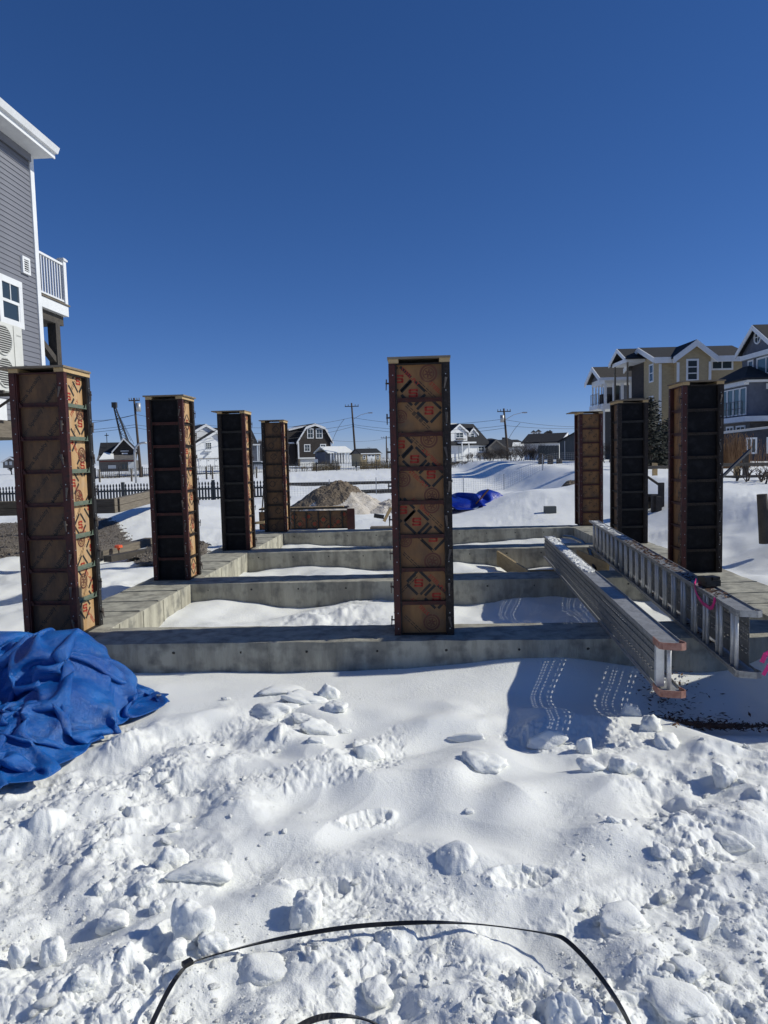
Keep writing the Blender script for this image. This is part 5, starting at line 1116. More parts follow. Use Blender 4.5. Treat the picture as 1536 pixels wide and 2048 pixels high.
# low timber edgings crossing the field
for k, (x0, y0, x1, y1, d, lb) in enumerate(((565, 968, 905, 963, 50, 'long dark timber edging half buried in the snow field, farther one'), (700, 985, 800, 983, 37, 'short dark timber edging right of the dirt heap'))):
    p = D(x0, y0, d); q = D(x1, y1, d); p.z = snow_at(p.x, p.y); q.z = snow_at(q.x, q.y); plank('timber_edging', lb, p+Vector((0,0,.10)), q+Vector((0,0,.10)), .2, .24, M['darkwood'], 'timber')
# thin post-and-rail line in front of the iron fence, left
for k, px in enumerate((199, 263, 413, 425, 513)):
    q = ground(px, 950, 70); o = MB().box(-.07,.07,-.07,.07,-.3,1.25).build('wooden_post', M['oldwood']); o.location = q; tag(o, ['first grey post from the left in the field behind the pickets', 'grey post beside the curved lamp pole in the field', 'grey post left of the pair in front of the white barn house', 'grey post right of the pair in front of the white barn house', 'grey post in front of the white car'][k], 'post', 'grey posts in the field')
# three dark posts right of the bushes
for k, (px, yt, yb) in enumerate(((1082, 906, 934), (1101, 910, 936), (1119, 916, 937))):
    d = 48; z0 = zat(px, yb, d); z1 = zat(px, yt, d); q = D(px, yb, d); h = z1-z0
    o = MB().prism([(-.2,-.2,-.6),(.2,-.2,-.6),(.2,.2,-.6),(-.2,.2,-.6)], [(-.17,-.17,h),(.17,-.17,h-.06),(.17,.17,h-.05),(-.17,.17,h)]).build('timber_post', M['darkwood'], bevel=.03); o.location = q; o.rotation_euler = (0, R((3,-1,-2)[k]), 0)
    tag(o, ['leftmost of three stout dark posts in the blue shadow', 'middle one of three stout dark posts in the blue shadow', 'rightmost of three stout dark posts in the blue shadow'][k], 'post', 'stout dark posts in the snow')
# utility poles and wires
poles = {}
def pole(name, px, py_t, py_b, d, lb, arms, lean=0, light=None, trafo=None):
    b = D(px[1], py_b, d); t = D(px[0], py_t, d); root = empty('utility_pole', b, lb, 'utility pole')
    o = MB().tube([b-Vector((0,0,1.5)), b, (b+t)/2, t], [.19,.18,.15,.12], 8).build('pole', M['pole'], smooth=True); world_parent(o, root)
    h = t-b
    for f_, wd in arms:
        c = b+h*f_; o = MB().bar(c-AX_R*wd/2, c+AX_R*wd/2, .12, .12).build('cross_arm', M['pole']); world_parent(o, root)
        for s in (-.46, -.25, .25, .46):
            o2 = MB().tube([c+AX_R*wd*s, c+AX_R*wd*s+Vector((0,0,.32))], .05, 6).build('insulator', M['stone']); o2.parent = o; 
    if trafo:
        c = b+h*trafo[0]+AX_R*trafo[1]; o = MB().tube([c-Vector((0,0,.5)), c+Vector((0,0,.5))], .28, 10).build('transformer', M['galv'], smooth=True); world_parent(o, root)
    if light:
        c = b+h*light; e = c+AX_R*2.6+Vector((0,0,1.0)); o = MB().tube([c, c+AX_R*1.3+Vector((0,0,.7)), e], .04, 6).build('lamp_arm', M['galv']); world_parent(o, root)
        o2 = MB().box(e.x-.1, e.x+.55, e.y-.12, e.y+.12, e.z-.12, e.z+.05).build('lamp_head', M['galv']); o2.parent = o
    return b, t
pA = pole('a', (703, 712), 806, 928, 112, 'tall utility pole with one cross arm and a lamp, right of the black gambrel house', [(.945, 2.2)], light=.73)
pB = pole('b', (1007.5, 1015), 817, 902, 100, 'leaning utility pole with lamp behind the bare bushes', [(.93, 1.9)], light=.73, trafo=(.76, -.35))
pC = pole('c', (268, 281), 796, 940, 84, 'utility pole with a pale transformer behind the second left form', [(.965, 1.3)], trafo=(.87, .42))
pD = pole('d', (772.5, 773.5), 872, 925, 170, 'small far utility pole just left of the middle form', [(.93, 2.6)])
def wire_(a, b, sag, lb, n=14):
    a = Vector(a); b = Vector(b); pts = [a+(b-a)*(i/n)-Vector((0,0,sag*4*(i/n)*(1-i/n))) for i in range(n+1)]
    return tag(MB().tube(pts, .028, 4, False).build('power_line', M['wire']), lb, 'power line', 'cables strung between the poles')
wire_(D(272,829,84), D(150,838,86), .4, 'upper cable leaving the left pole towards the near form'); wire_(D(-40,845,88), D(272,829,84), .9, 'cable passing behind the near left form to the transformer pole')
wire_(D(-40,862,88), D(273,849,84), .5, 'second cable left of the transformer pole'); wire_(D(-40,868,88), D(274,854,84), .5, 'lowest cable left of the transformer pole')
wire_(D(272,829,84), D(704,835,112), 1.6, 'long upper cable from the left pole to the pole by the gambrel house'); wire_(D(274,850,84), D(705,849,112), 1.2, 'long lower cable from the left pole to the pole by the gambrel house'); wire_(D(275,856,84), D(706,853,112), 1.8, 'lowest long cable from the left pole to the pole by the gambrel house')
wire_(D(704,835,112), D(1008,838,100), .9, 'upper cable between the lamp pole and the leaning pole'); wire_(D(705,849,112), D(1009,851,100), .8, 'middle cable between the lamp pole and the leaning pole'); wire_(D(706,853,112), D(1010,856,100), 1.0, 'lower cable between the lamp pole and the leaning pole')
wire_(D(1008,839,100), D(1240,850,110), .6, 'upper cable running right from the leaning pole'); wire_(D(1009,851,100), D(1240,853,110), .4, 'lower cable running right from the leaning pole')
wire_(D(689,838,112), D(664,884,116), -.4, 'slanting service cable down to the gambrel house'); wire_(D(1040,846,100), D(1016,880,108), -.2, 'slanting service cable down to the grey garage')
wire_(D(664,881,113), D(772,877,170), .4, 'far thin cable above the porch building')
# crane boom
cb, ct = D(250, 882, 190), D(229, 813, 190)
root = empty('crane_boom', cb, 'dark lattice crane boom leaning left above the station house', 'crane')
ux = AX_R*.9; mb = MB(); N = 9
for s in (-1, 1):
    for q in (-1, 1): mb.bar(cb+ux*s*.9+AX_F*q*.5, ct+ux*s*.25+AX_F*q*.2, .18)
o = mb.build('chord', M['crane']); o['kind'] = 'stuff'; world_parent(o, root)
mb = MB()
for i in range(N):
    f0, f1 = i/N, (i+1)/N; w0, w1 = .9-.65*f0, .9-.65*f1; s = 1 if i % 2 else -1
    mb.bar(cb+(ct-cb)*f0+ux*s*w0, cb+(ct-cb)*f1-ux*s*w1, .12); mb.bar(cb+(ct-cb)*f1-ux*w1, cb+(ct-cb)*f1+ux*w1, .1)
o = mb.build('lacing', M['crane']); o['kind'] = 'stuff'; world_parent(o, root)
o = MB().box(-.6,.6,-.5,.5,-.3,1.1).build('boom_head', M['crane']); o.location = ct-cb; o.parent = root
for e in (D(268, 888, 190), D(262, 882, 190)):
    o = MB().tube([ct, e], .05, 4).build('stay_cable', M['wire']); world_parent(o, root)
# curved lamp pole on the left
b = ground(272, 962, 66); t0 = D(269, 905, 66); pts = [b, t0]+[t0+AX_R*(.55-.55*math.cos(a))*1.6+Vector((0,0,.55*1.6*math.sin(a))) for a in np.linspace(.3, 1.9, 7)]
tag(MB().tube(pts, .10, 8).build('curved_pole', M['galv'], smooth=True), 'pale pole curved over at the top beside the dark station house', 'pole')
# red sign post and small sign in front of the gambrel house
b = ground(633, 938, 96); o = empty('sign_post', b, 'thin red post with a small sign before the black gambrel house', 'sign')
world_parent(MB().box(b.x-.05,b.x+.05,b.y-.05,b.y+.05,b.z-.2,b.z+1.7).build('post', M['redmetal']), o); world_parent(MB().box(b.x-.22,b.x+.22,b.y-.09,b.y-.052,b.z+1.1,b.z+1.6).build('sign_plate', M['pale']), o)
# white car
c0 = ground(515, 934, 96); root = empty('parked_car', c0, 'white car parked between the two left rear forms', 'car')
def lc(x, y, z): return c0+AX_R*x+Vector((-sy,cy_,0))*y+Vector((0,0,z))
mb = MB(); pr = [(-2.1,.35),(2.1,.35),(2.15,.8),(1.3,.95),(.75,1.45),(-1.0,1.48),(-1.7,1.0),(-2.15,.9)]
mb.prism([lc(x,-.85,z) for x,z in pr], [lc(x,.85,z) for x,z in pr]); world_parent(mb.build('body', M['carpaint'], bevel=.06), root)
mb = MB(); mb.prism([lc(x,-.865,z) for x,z in ((-1.45,1.0),(1.1,1.0),(.65,1.38),(-.95,1.40))], [lc(x,-.852,z) for x,z in ((-1.45,1.0),(1.1,1.0),(.65,1.38),(-.95,1.40))]); world_parent(mb.build('side_window', M['glass']), root)
for x in (-1.35, 1.35): world_parent(MB().tube([lc(x,-.88,.33), lc(x,-.66,.33)], .33, 12).build('wheel', M['rubber'], smooth=False), root)

# ------------------------------------------------------------------ right hand fences and bits
root = empty('rail_fence', ground(1480, 945, 21), 'weathered rail fence with square posts behind the right forms', 'fence')
for (x0, y0, x1, y1, d0, d1) in ((1290, 935, 1345, 934, 24, 23), (1430, 930, 1560, 928, 22, 21), (1290, 961, 1345, 959, 24, 23), (1430, 955, 1560, 952, 22, 21)):
    o = MB().bar(D(x0,y0,d0), D(x1,y1,d1), .10, .10).build('rail', M['oldwood']); world_parent(o, root)
for px, yt, yb, d, mt in ((1309.5, 926, 958, 24, 'lumber'), (1473, 928, 955, 22, 'lumber'), (1491, 905, 942, 23, 'darkwood')):
    q = D(px, yb, d); o = MB().box(q.x-.07, q.x+.07, q.y-.07, q.y+.07, q.z-.5, zat(px, yt, d)).build('post', M[mt]); world_parent(o, root)
plank('leaning_bar', 'dark bar leaning diagonally beside the nearest black form at right', D(1440,958,14), D(1500,900,14.5), .045, .045, M['black'], 'bar')
p = ground(1530, 1055, 11.5); 
o = MB().tube([(0,0,-.3),(-.03,0,.2),(-.055,0,.50)], [.085,.085,.08], 12).tube([(.10,-.02,-.3),(.09,-.02,.28)], .075, 10).build('wooden_bollard', M['darkwood'], smooth=False); o.location = D(1530,1050,11.5); tag(o, 'dark round bollard leaning at the right edge of the photo', 'bollard')
root = empty('wooden_steps', D(1310, 1030, 17.5), 'dark weathered wooden steps between the two black right forms', 'steps')
for nm, (x0, y0, x1, y1), dd in (('tread', (1290,988,1324,992), .5), ('tread', (1290,1003,1318,1006), .4)):
    a = D(x0,y0,17.5); b = D(x1,y0,17.5); o = MB().prism([a, b, b+AX_F*dd, a+AX_F*dd], [v-Vector((0,0,.06)) for v in (a, b, b+AX_F*dd, a+AX_F*dd)]).build(nm, M['darkwood']); world_parent(o, root)
for px, yt, yb, d in ((1322, 965, 1033, 17.6), (1308, 990, 1030, 17.4), (1300, 992, 1024, 17.9), (1317, 993, 1033, 17.3)):
    q = D(px, yb, d); o = MB().box(q.x-.06, q.x+.06, q.y-.06, q.y+.06, q.z-.2, zat(px, yt, d)).build('leg', M['darkwood']); world_parent(o, root)
plank('slanting_handrail', 'thin dark handrail slanting down to the wooden steps', D(1290,950,17.8), D(1322,972,17.5), .05, .05, M['darkwood'], 'handrail')

# ------------------------------------------------------------------ left: timbers, gravel, marker
def timber_wall():
    root = empty('timber_wall', D(60, 1010, 19), 'stacked grey timbers forming a low retaining wall behind the near form', 'retaining wall')
    a0, a1 = D(-60, 1030, 19), D(233, 1016, 19)
    for i in range(2):
        for k in range(2):
            p = a0.lerp(a1, k/2); q = a0.lerp(a1, (k+1)/2); z0 = zat(100, 1022, 19)+i*.195
            p.z = q.z = z0; p = p+(q-p)*.004
            o = MB().bar(p, q, .2, .19).build('timber', M['oldwood'], bevel=.01); world_parent(o, root)
    p = D(233, 1016, 19.2); q = D(330, 982, 24); 
    for i in range(2):
        z0 = zat(100, 1022, 19)+i*.195; p.z = z0; q.z = z0+.1; o = MB().bar(p, q, .2, .188).build('timber', M['oldwood'], bevel=.01); world_parent(o, root)
timber_wall()
def gravel_bed(name, lb, pts, seed, hump=.0, peb=2600, msk='gravel'):
    # patch sheet following the snow, with real pebbles on it
    P = [G(x, y, -.28) for x, y in pts]; xs = [p.x for p in P]; ys = [p.y for p in P]; r = np.random.default_rng(seed)
    def inside(x, y):
        c = np.zeros_like(x, dtype=bool)
        for (x0, y0), (x1, y1) in zip(zip(xs, ys), zip(xs[1:]+xs[:1], ys[1:]+ys[:1])):
            with np.errstate(divide='ignore', invalid='ignore'): c ^= ((y0 > y) != (y1 > y)) & (x < (x1-x0)*(y-y0)/(y1-y0+1e-12)+x0)
        return c
    n = 70; X, Y = np.meshgrid(np.linspace(min(xs), max(xs), n), np.linspace(min(ys), max(ys), n)); X = X.ravel(); Y = Y.ravel()
    jx = X+.16*perlin(X*1.3, Y*1.3, seed)+.08*perlin(X*4, Y*4, seed+1); jy = Y+.25*perlin(X*1.3+9, Y*1.3, seed)+.1*perlin(X*4+5, Y*4, seed+1)
    ins = inside(jx, jy); cx, cy = np.mean(xs), np.mean(ys); hr = hump*np.clip(1-((X-cx)/(max(xs)-cx))**2-((Y-cy)/(max(ys)-cy))**2, 0, 1)
    Z = snow_z(X, Y, False)+.02+.02*fbm(X*3, Y*3, 3, seed)+hr; mb = MB(); mb.v = list(zip(X, Y, Z))
    for i in range(n-1):
        for j in range(n-1):
            q = (i*n+j, i*n+j+1, (i+1)*n+j+1, (i+1)*n+j)
            if all(ins[k] for k in q): mb.f.append(q); mb.m.append(0)
    k = r.choice(np.flatnonzero(ins), peb); sx_, sy2 = (max(xs)-min(xs))/n, (max(ys)-min(ys))/n
    for t in k:
        x = X[t]+r.uniform(-.5,.5)*sx_; y = Y[t]+r.uniform(-.5,.5)*sy2; s = r.uniform(.012, .035); z = Z[t]+s*.3
        mb.add([(x-s,y,z),(x,y-s*.8,z),(x+s*r.uniform(.7,1.2),y,z),(x,y+s,z),(x,y,z+s*r.uniform(.5,1))], [(0,1,4),(1,2,4),(2,3,4),(3,0,4)])
    return tag(mb.build(name, M[msk]), lb, None, None, 'stuff')
gravel_bed('gravel', 'bare brown gravel showing through the snow left of the forms', [(-60,1052),(150,1046),(225,1052),(262,1072),(280,1086),(200,1100),(100,1114),(-60,1118)], 3)
gravel_bed('gravel', 'small gravel mound behind the second left form', [(258,1112),(330,1082),(395,1080),(425,1098),(395,1118),(320,1136),(275,1128)], 8, .12, 900)
plank('ground_timber', 'weathered timber lying flat beside the orange capped stake', G(196,1110,-.2), G(300,1082,-.2), .22, .16, M['oldwood'], 'timber')
plank('ground_timber', 'split dark timber lying lowest beside the gravel mound', G(215,1118,-.22), G(312,1100,-.22), .20, .12, M['darkwood'], 'timber')
p = G(238, 1112, -.27); root = empty('marker_stake', p, 'orange capped marker stake standing left of the first black form', 'stake')
d_ = (p-EYE).dot(AX_F); zt = zat(238, 1090, d_)-p.z
MB().tube([(0,0,-.2),(0,0,zt-.06)], .012, 6).build('rod', M['rubber'], root); MB().tube([(0,0,zt-.10),(0,0,zt-.06),(0,0,zt-.05),(0,0,zt)], [.025,.03,.085,.075], 10).build('cap', M['orange'], root)
plank('thin_stake', 'thin dark stake leaning between the two rear left forms', D(524,1025,20), D(529,955,20.2), .03, .03, M['darkwood'], 'stake')
plank('lumber_scrap', 'short pale board lying by the foot of the rear left form', D(510,1046,17.4), D(532,1044,17.2), .12, .06, M['lumber'], 'board')

# ------------------------------------------------------------------ heaps
def heap(name, lb, cat, px, py, d, rx, ry, h, seed, mats_, cut=.5, n=90, peak=(.0,.0)):
    c = D(px, py, d); r = np.linspace(0, 1.15, n//2); t = np.linspace(0, 2*math.pi, n, endpoint=False); T, RR = np.meshgrid(t, r)
    x = c.x+rx*RR*np.cos(T); y = c.y+ry*RR*np.sin(T); q = np.hypot(RR*np.cos(T)-peak[0], RR*np.sin(T)-peak[1])
    ed = 1+.16*perlin(np.cos(T)*2+seed, np.sin(T)*2, seed)
    prof_ = np.clip(1-(q/ed)**1.35, -.2, 1)
    gz = snow_z(x.ravel(), y.ravel(), False).reshape(x.shape)
    z = gz+h*prof_*(1+.10*perlin(x*1.7, y*1.7, seed+1))+prof_.clip(0,1)**.5*(.06*fbm(x*3.2, y*3.2, 4, seed+2)+.05*np.abs(perlin(x*6, y*6, seed+5)))-.04
    v = np.stack([x.ravel(), y.ravel(), z.ravel()], 1); fs = []; m_ = []
    sn = perlin(x*1.2, y*1.2, seed+7)*.25
    for i in range(len(r)-1):
        for j in range(n):
            k = (j+1) % n; fs.append((i*n+j, i*n+k, (i+1)*n+k, (i+1)*n+j))
            low = (z[i,j]-gz[i,j])/h; front = (y[i,j]-c.y)/ry; rt = (x[i,j]-c.x)/rx
            m_.append(1 if (len(mats_) > 1 and front < .05+.35*(rt-.0) and low < cut-.08+sn[i,j]+.6*rt) else 0)
    me = bpy.data.meshes.new(name); me.from_pydata(v.tolist(), [], fs); [me.materials.append(M[q]) for q in mats_]; me.polygons.foreach_set('material_index', m_)
    return tag(obj(name, me), lb, cat)
heap('dirt_heap', 'heap of brown soil with dirty snow on its front slope', 'heap', 674, 1003, 26, 1.95, 2.2, 1.10, 12, ['dirt', 'sandsnow'], .52, peak=(.0,.1))
heap('sandy_snow_heap', 'low heap of sandy snow between the soil heap and the middle form', 'heap', 775, 1008, 26, 1.0, 1.6, .42, 19, ['sandsnow'], n=60)
heap('brush_pile', 'low dark brush pile left of the far right form', 'heap', 1140, 962, 27, .55, .5, .22, 31, ['dirt'], n=50)

# ------------------------------------------------------------------ tarps
def sim_tarp(lumps_, nx, ny, LX, LY, sx, sy_, off, seed, steps, zst=.62, wav=.10):
    r = np.random.default_rng(seed)
    def mound(x, y):
        z = np.zeros_like(x)
        for a, b, c, d, h in lumps_: z = np.maximum(z, h*np.sqrt(np.clip(1-((x-a)/c)**2-((y-b)/d)**2, 0, 1)))
        return z
    u, w_ = np.meshgrid(np.linspace(-.5,.5,nx), np.linspace(-.5,.5,ny)); hx, hy = LX/(nx-1), LY/(ny-1)
    z = zst+wav*np.sin(u*21+3*np.sin(w_*4)+1)+wav*np.sin(w_*17+2.5*np.cos(u*5))+wav*.5*np.sin((u+w_)*33)
    P = np.stack([u*LX*sx+off[0], w_*LY*sy_+off[1], z], -1); P += r.normal(0, .004, P.shape); V = np.zeros_like(P); dt = .02
    B = []; dg = math.hypot(hx, hy); al = slice(None)
    for s in (0, 1):
        B.append((np.s_[:, s:nx-1:2], np.s_[:, s+1:nx:2], hx, 1.)); B.append((np.s_[s:ny-1:2, :], np.s_[s+1:ny:2, :], hy, 1.))
    for s in (0, 1):
        B.append((np.s_[s:ny-1:2, 0:nx-1], np.s_[s+1:ny:2, 1:nx], dg, .5)); B.append((np.s_[s:ny-1:2, 1:nx], np.s_[s+1:ny:2, 0:nx-1], dg, .5))
    for s in range(4):
        for st, k, m4 in ((2, .06, 4), (4, .03, 8)):
            a = np.arange(s, nx-st, m4); B.append(((al, a), (al, a+st), st*hx, k)); a = np.arange(s, ny-st, m4); B.append(((a, al), (a+st, al), st*hy, k))
    for step in range(steps):
        V[..., 2] -= 9.8*dt; V *= .965; Q = P.copy(); P = P+V*dt
        for it in range(14):
            for a, b, L0, k in B:
                d = P[b]-P[a]; L = np.sqrt((d*d).sum(-1))+1e-9; c = (np.where(L < L0, (L-L0)/L, 0) if k < .1 else (L-L0)/L)*.5*k
                g = d*c[..., None]; P[a] += g; P[b] -= g
            if it % 7 == 6:
                mm = mound(P[...,0], P[...,1])+.006; pen = P[...,2] < mm; P[...,2] = np.maximum(P[...,2], mm); P[pen,:2] = Q[pen,:2]+(P[pen,:2]-Q[pen,:2])*.35
        V = (P-Q)/dt; sp_ = np.linalg.norm(V, axis=-1, keepdims=True); V *= np.minimum(1, 3/np.maximum(sp_, 1e-6))
    return P
def tarp_obj(P, name, lb, loc, rz, mt):
    ny, nx = P.shape[:2]; me = bpy.data.meshes.new(name)
    me.from_pydata(P.reshape(-1,3).tolist(), [], [(i*nx+j, i*nx+j+1, (i+1)*nx+j+1, (i+1)*nx+j) for i in range(ny-1) for j in range(nx-1)])
    me.polygons.foreach_set('use_smooth', [True]*len(me.polygons)); me.materials.append(mt); o = obj(name, me, loc=loc, rot=(0,0,rz))
    q = o.modifiers.new('smooth', 'SUBSURF'); q.levels = q.render_levels = 1
    s = o.modifiers.new('thick', 'SOLIDIFY'); s.thickness = .002
    return tag(o, lb, 'tarp')
P1 = sim_tarp(((-.10,.32,.48,.42,.60),(-.66,.25,.46,.44,.58),(.20,.05,.32,.32,.34),(-.35,-.45,.85,.62,.20),(.12,-.25,.35,.35,.22),(-1.1,-.3,.6,.55,.30)), 120, 112, 4.2, 4.0, .43, .50, (-.45,-.22), 21, 135, .7, .10)
tarp_obj(P1, 'blue_tarp', 'big crumpled blue tarp heaped on the snow at the left edge', (-2.74, 4.78, -.255), R(-15), M['tarp'])
_q = P1.reshape(-1, 3); _o = bpy.data.objects['blue_tarp']; _w = Matrix.LocRotScale(_o.location, _o.rotation_euler, None)
_px = [(_w @ Vector(v)-EYE).dot(CR)/max(.1, (_w @ Vector(v)-EYE).dot(AX_F)) for v in _q[::1]]; _k = int(np.argmax(_px)); _i, _j = divmod(_k, P1.shape[1])
_c = Vector(P1[min(max(_i, 4), P1.shape[0]-5), min(max(_j, 4), P1.shape[1]-5)].tolist())
mb = MB()
for t in range(12): mb.bar((.016*math.cos(t*.5236), .016*math.sin(t*.5236), 0), (.016*math.cos((t+1)*.5236), .016*math.sin((t+1)*.5236), 0), .008, .005)
o = mb.build('grommet', M['galv'], _o); o.location = _c+Vector((0, 0, .008))
P2 = sim_tarp(((0,0,1.1,.8,.30),(.9,.3,.5,.5,.55),(-.9,.3,.8,.5,.5)), 56, 40, 4.2, 2.6, .66, .7, (0,0), 5, 110, .9, .12)
q = ground(905, 1008, 23.5); tarp_obj(P2, 'far_blue_tarp', 'blue tarp with shade put into its colour, sagging over something behind the middle form', (q.x+.35, q.y, q.z+.1), R(10), M['tarp_shaded'])
plank('tarp_board', 'reddish board slanting on the right end of the far blue tarp', D(952,1008,22.7), D(977,979,22.9), .03, .05, M['rust'], 'board')

# ------------------------------------------------------------------ plants
def tree_mesh(seed, h, spread, levels, r0, upright=.6, nb=4):
    mb = MB(); r = random.Random(seed); tw = MB()
    def br(p, d, L, rad, lv):
        n = 3; pts = [p]; q = p
        for i in range(n):
            d = (d+Vector((r.uniform(-.2,.2), r.uniform(-.2,.2), r.uniform(-.05,.15)))).normalized(); q = q+d*(L/n); pts.append(q)
        (mb if lv > 1 else tw).tube(pts, [rad*(1-.5*i/n) for i in range(n+1)], 5 if lv > 1 else 3, False)
        if lv > 0:
            for k in range(nb):
                f = r.uniform(.35, 1); b = pts[min(n, int(f*n)+0)]; a = r.uniform(0, 6.28); sp2 = spread*r.uniform(.6, 1.2)
                nd = (d*upright+Vector((math.cos(a)*sp2, math.sin(a)*sp2, r.uniform(-.1,.5)))).normalized(); br(b, nd, L*r.uniform(.55,.8), rad*.5, lv-1)
    return mb, tw, br
def bare_tree(px, py, d, h, w_, lb, seed, name='bare_tree', mt='twig', lv=4, nb=5):
    b = ground(px, py, d); root = empty(name, b, lb, 'tree' if name == 'bare_tree' else 'bush'); mb, tw, br = tree_mesh(seed, h, .9, lv, .1, .7, nb)
    if name == 'bare_tree': br(Vector((0,0,-.2)), Vector((0,0,1)), h*.38, h*.03, lv)
    else:
        rr = random.Random(seed)
        for k in range(11): br(Vector((rr.uniform(-w_,w_)*.5, rr.uniform(-.5,.5), -.1)), Vector((rr.uniform(-.5,.5), rr.uniform(-.3,.3), 1)).normalized(), h*.42, .03, lv-1)
    if mb.v:
        o = mb.build('trunk' if name == 'bare_tree' else 'stem', M['bark'], root)
        if name != 'bare_tree': o['kind'] = 'stuff'
    o = tw.build('crown' if name == 'bare_tree' else 'twigs', M[mt], root); o['kind'] = 'stuff'; return root
bare_tree(747, 925, 125, 5.2, 4, 'round bare tree behind the tan shed', 4, lv=4, nb=6)
bare_tree(22, 925, 125, 4.0, 4, 'bare tree at the far left edge behind the near form', 9, lv=4, nb=5)
for k, (px, py, d, h, w_, mt, lb) in enumerate(((1000,932,88,2.6,3.4,'twig','brown bare bush in front of the grey garage, leftmost of the row'), (1024,930,84,3.0,3.4,'twig','taller brown bare bush left of the snowy paler bush'), (1046,928,80,3.6,2.8,'twig_gr','pale twiggy bush with a taller stem in the middle of the row'), (1062,924,78,2.6,2.4,'twig','brown bare bush at the right end of the row by the board gate'), (958,934,92,1.8,4.0,'twig_gr','low pale bush in front of the white dormered house'), (915,932,95,1.5,3.5,'twig_gr','low pale bush right beside the middle form'), (640,938,97,1.3,5,'grass','low tan bush before the gambrel house base'), (1515,958,19,1.0,.9,'twig2','thin leafless shrub by the rail fence at the right edge'), (1220,930,44,2.2,2,'twig','dark bare bush between the far right form and the black one'))):
    bare_tree(px, py, d, h, w_, lb, 20+k, 'bare_bush', mt.rstrip('2'), *((3, 3) if mt[-1] == '2' else (4, 5)))
def spruce(px, py, d, h, rad, lb, seed):
    b = ground(px, py, d); root = empty('spruce_tree', b, lb, 'tree'); r = random.Random(seed)
    MB().tube([(0,0,-.3),(0,0,h)], [.16,.02], 7).build('trunk', M['bark'], root)
    mb = MB(); br_ = MB()
    for i in range(110):
        f = (i+.5)/110; z = h*(.04+.95*f); L = rad*(1-f)**.75*r.uniform(.55,1.15)+.15; a = i*2.4+r.uniform(-.4,.4); dr_ = Vector((math.cos(a), math.sin(a), r.uniform(-.25,.12)))
        p0 = Vector((0,0,z)); br_.tube([p0, p0+dr_*L], [.025,.008], 3, False)
        for k in range(int(26*L)):
            t = r.uniform(.15, 1.0); p = p0+dr_*L*t+Vector((r.uniform(-.1,.1), r.uniform(-.1,.1), r.uniform(-.1,.06)))*1.3
            q = Vector((r.uniform(-1,1), r.uniform(-1,1), r.uniform(-.6,.4))).normalized(); s = r.uniform(.09,.2); u = q.orthogonal().normalized()*s*.3
            mb.add([p-u, p+q*s, p+u, p-q*s*.4], [(0,1,2),(0,2,3)])
    br_.build('limb', M['bark'], root)['kind'] = 'stuff'; mb.build('crown', M['needle'], root)['kind'] = 'stuff'
spruce(1300, 930, 33, 3.4, 1.35, 'dark spruce tree between the two black right forms', 5)
spruce(1338, 925, 36, 2.4, 1.1, 'lower dark spruce peeping out left of the nearest black right form', 6)
def reeds(px0, px1, py, d, h, lb, n, mt, seed):
    a, b = D(px0, py, d), D(px1, py, d); r = random.Random(seed); mb = MB()
    for i in range(n):
        p = a.lerp(b, r.random())+AX_F*r.uniform(-.5,.5); p.z = snow_at(p.x, p.y)-.05; q = p+Vector((r.gauss(0,.10), r.gauss(0,.10), h*r.uniform(.35,1.08))); w_ = AX_R*(.006+h*.004); mb.add([p-w_, p+w_, q+w_*.3, q-w_*.3], [(0,1,2,3)])
        if r.random() < .5: t = q+Vector((r.gauss(0,.05), 0, h*.08)); mb.add([q-w_*1.5, t-w_*.3, t+w_*.3, q+w_*1.5], [(0,1,2,3)])
    return tag(mb.build('dry_reeds', M[mt]), lb, None, None, 'stuff')
reeds(1447, 1490, 925, 30, 1.35, 'tall rusty dry reeds in front of the navy annex', 480, 'reed', 3)
reeds(1500, 1530, 925, 31, 1.1, 'sparse dry stalks beside the annex window', 40, 'reed', 4)
reeds(625, 680, 940, 97, 1.3, 'tan dry grass along the iron fence under the gambrel house', 700, 'grass', 5)
reeds(720, 800, 940, 98, 1.4, 'tan dry grass along the iron fence under the tan shed', 900, 'grass', 6)
reeds(195, 300, 945, 86, .9, 'tan dry grass along the iron fence under the station house', 400, 'grass', 7)

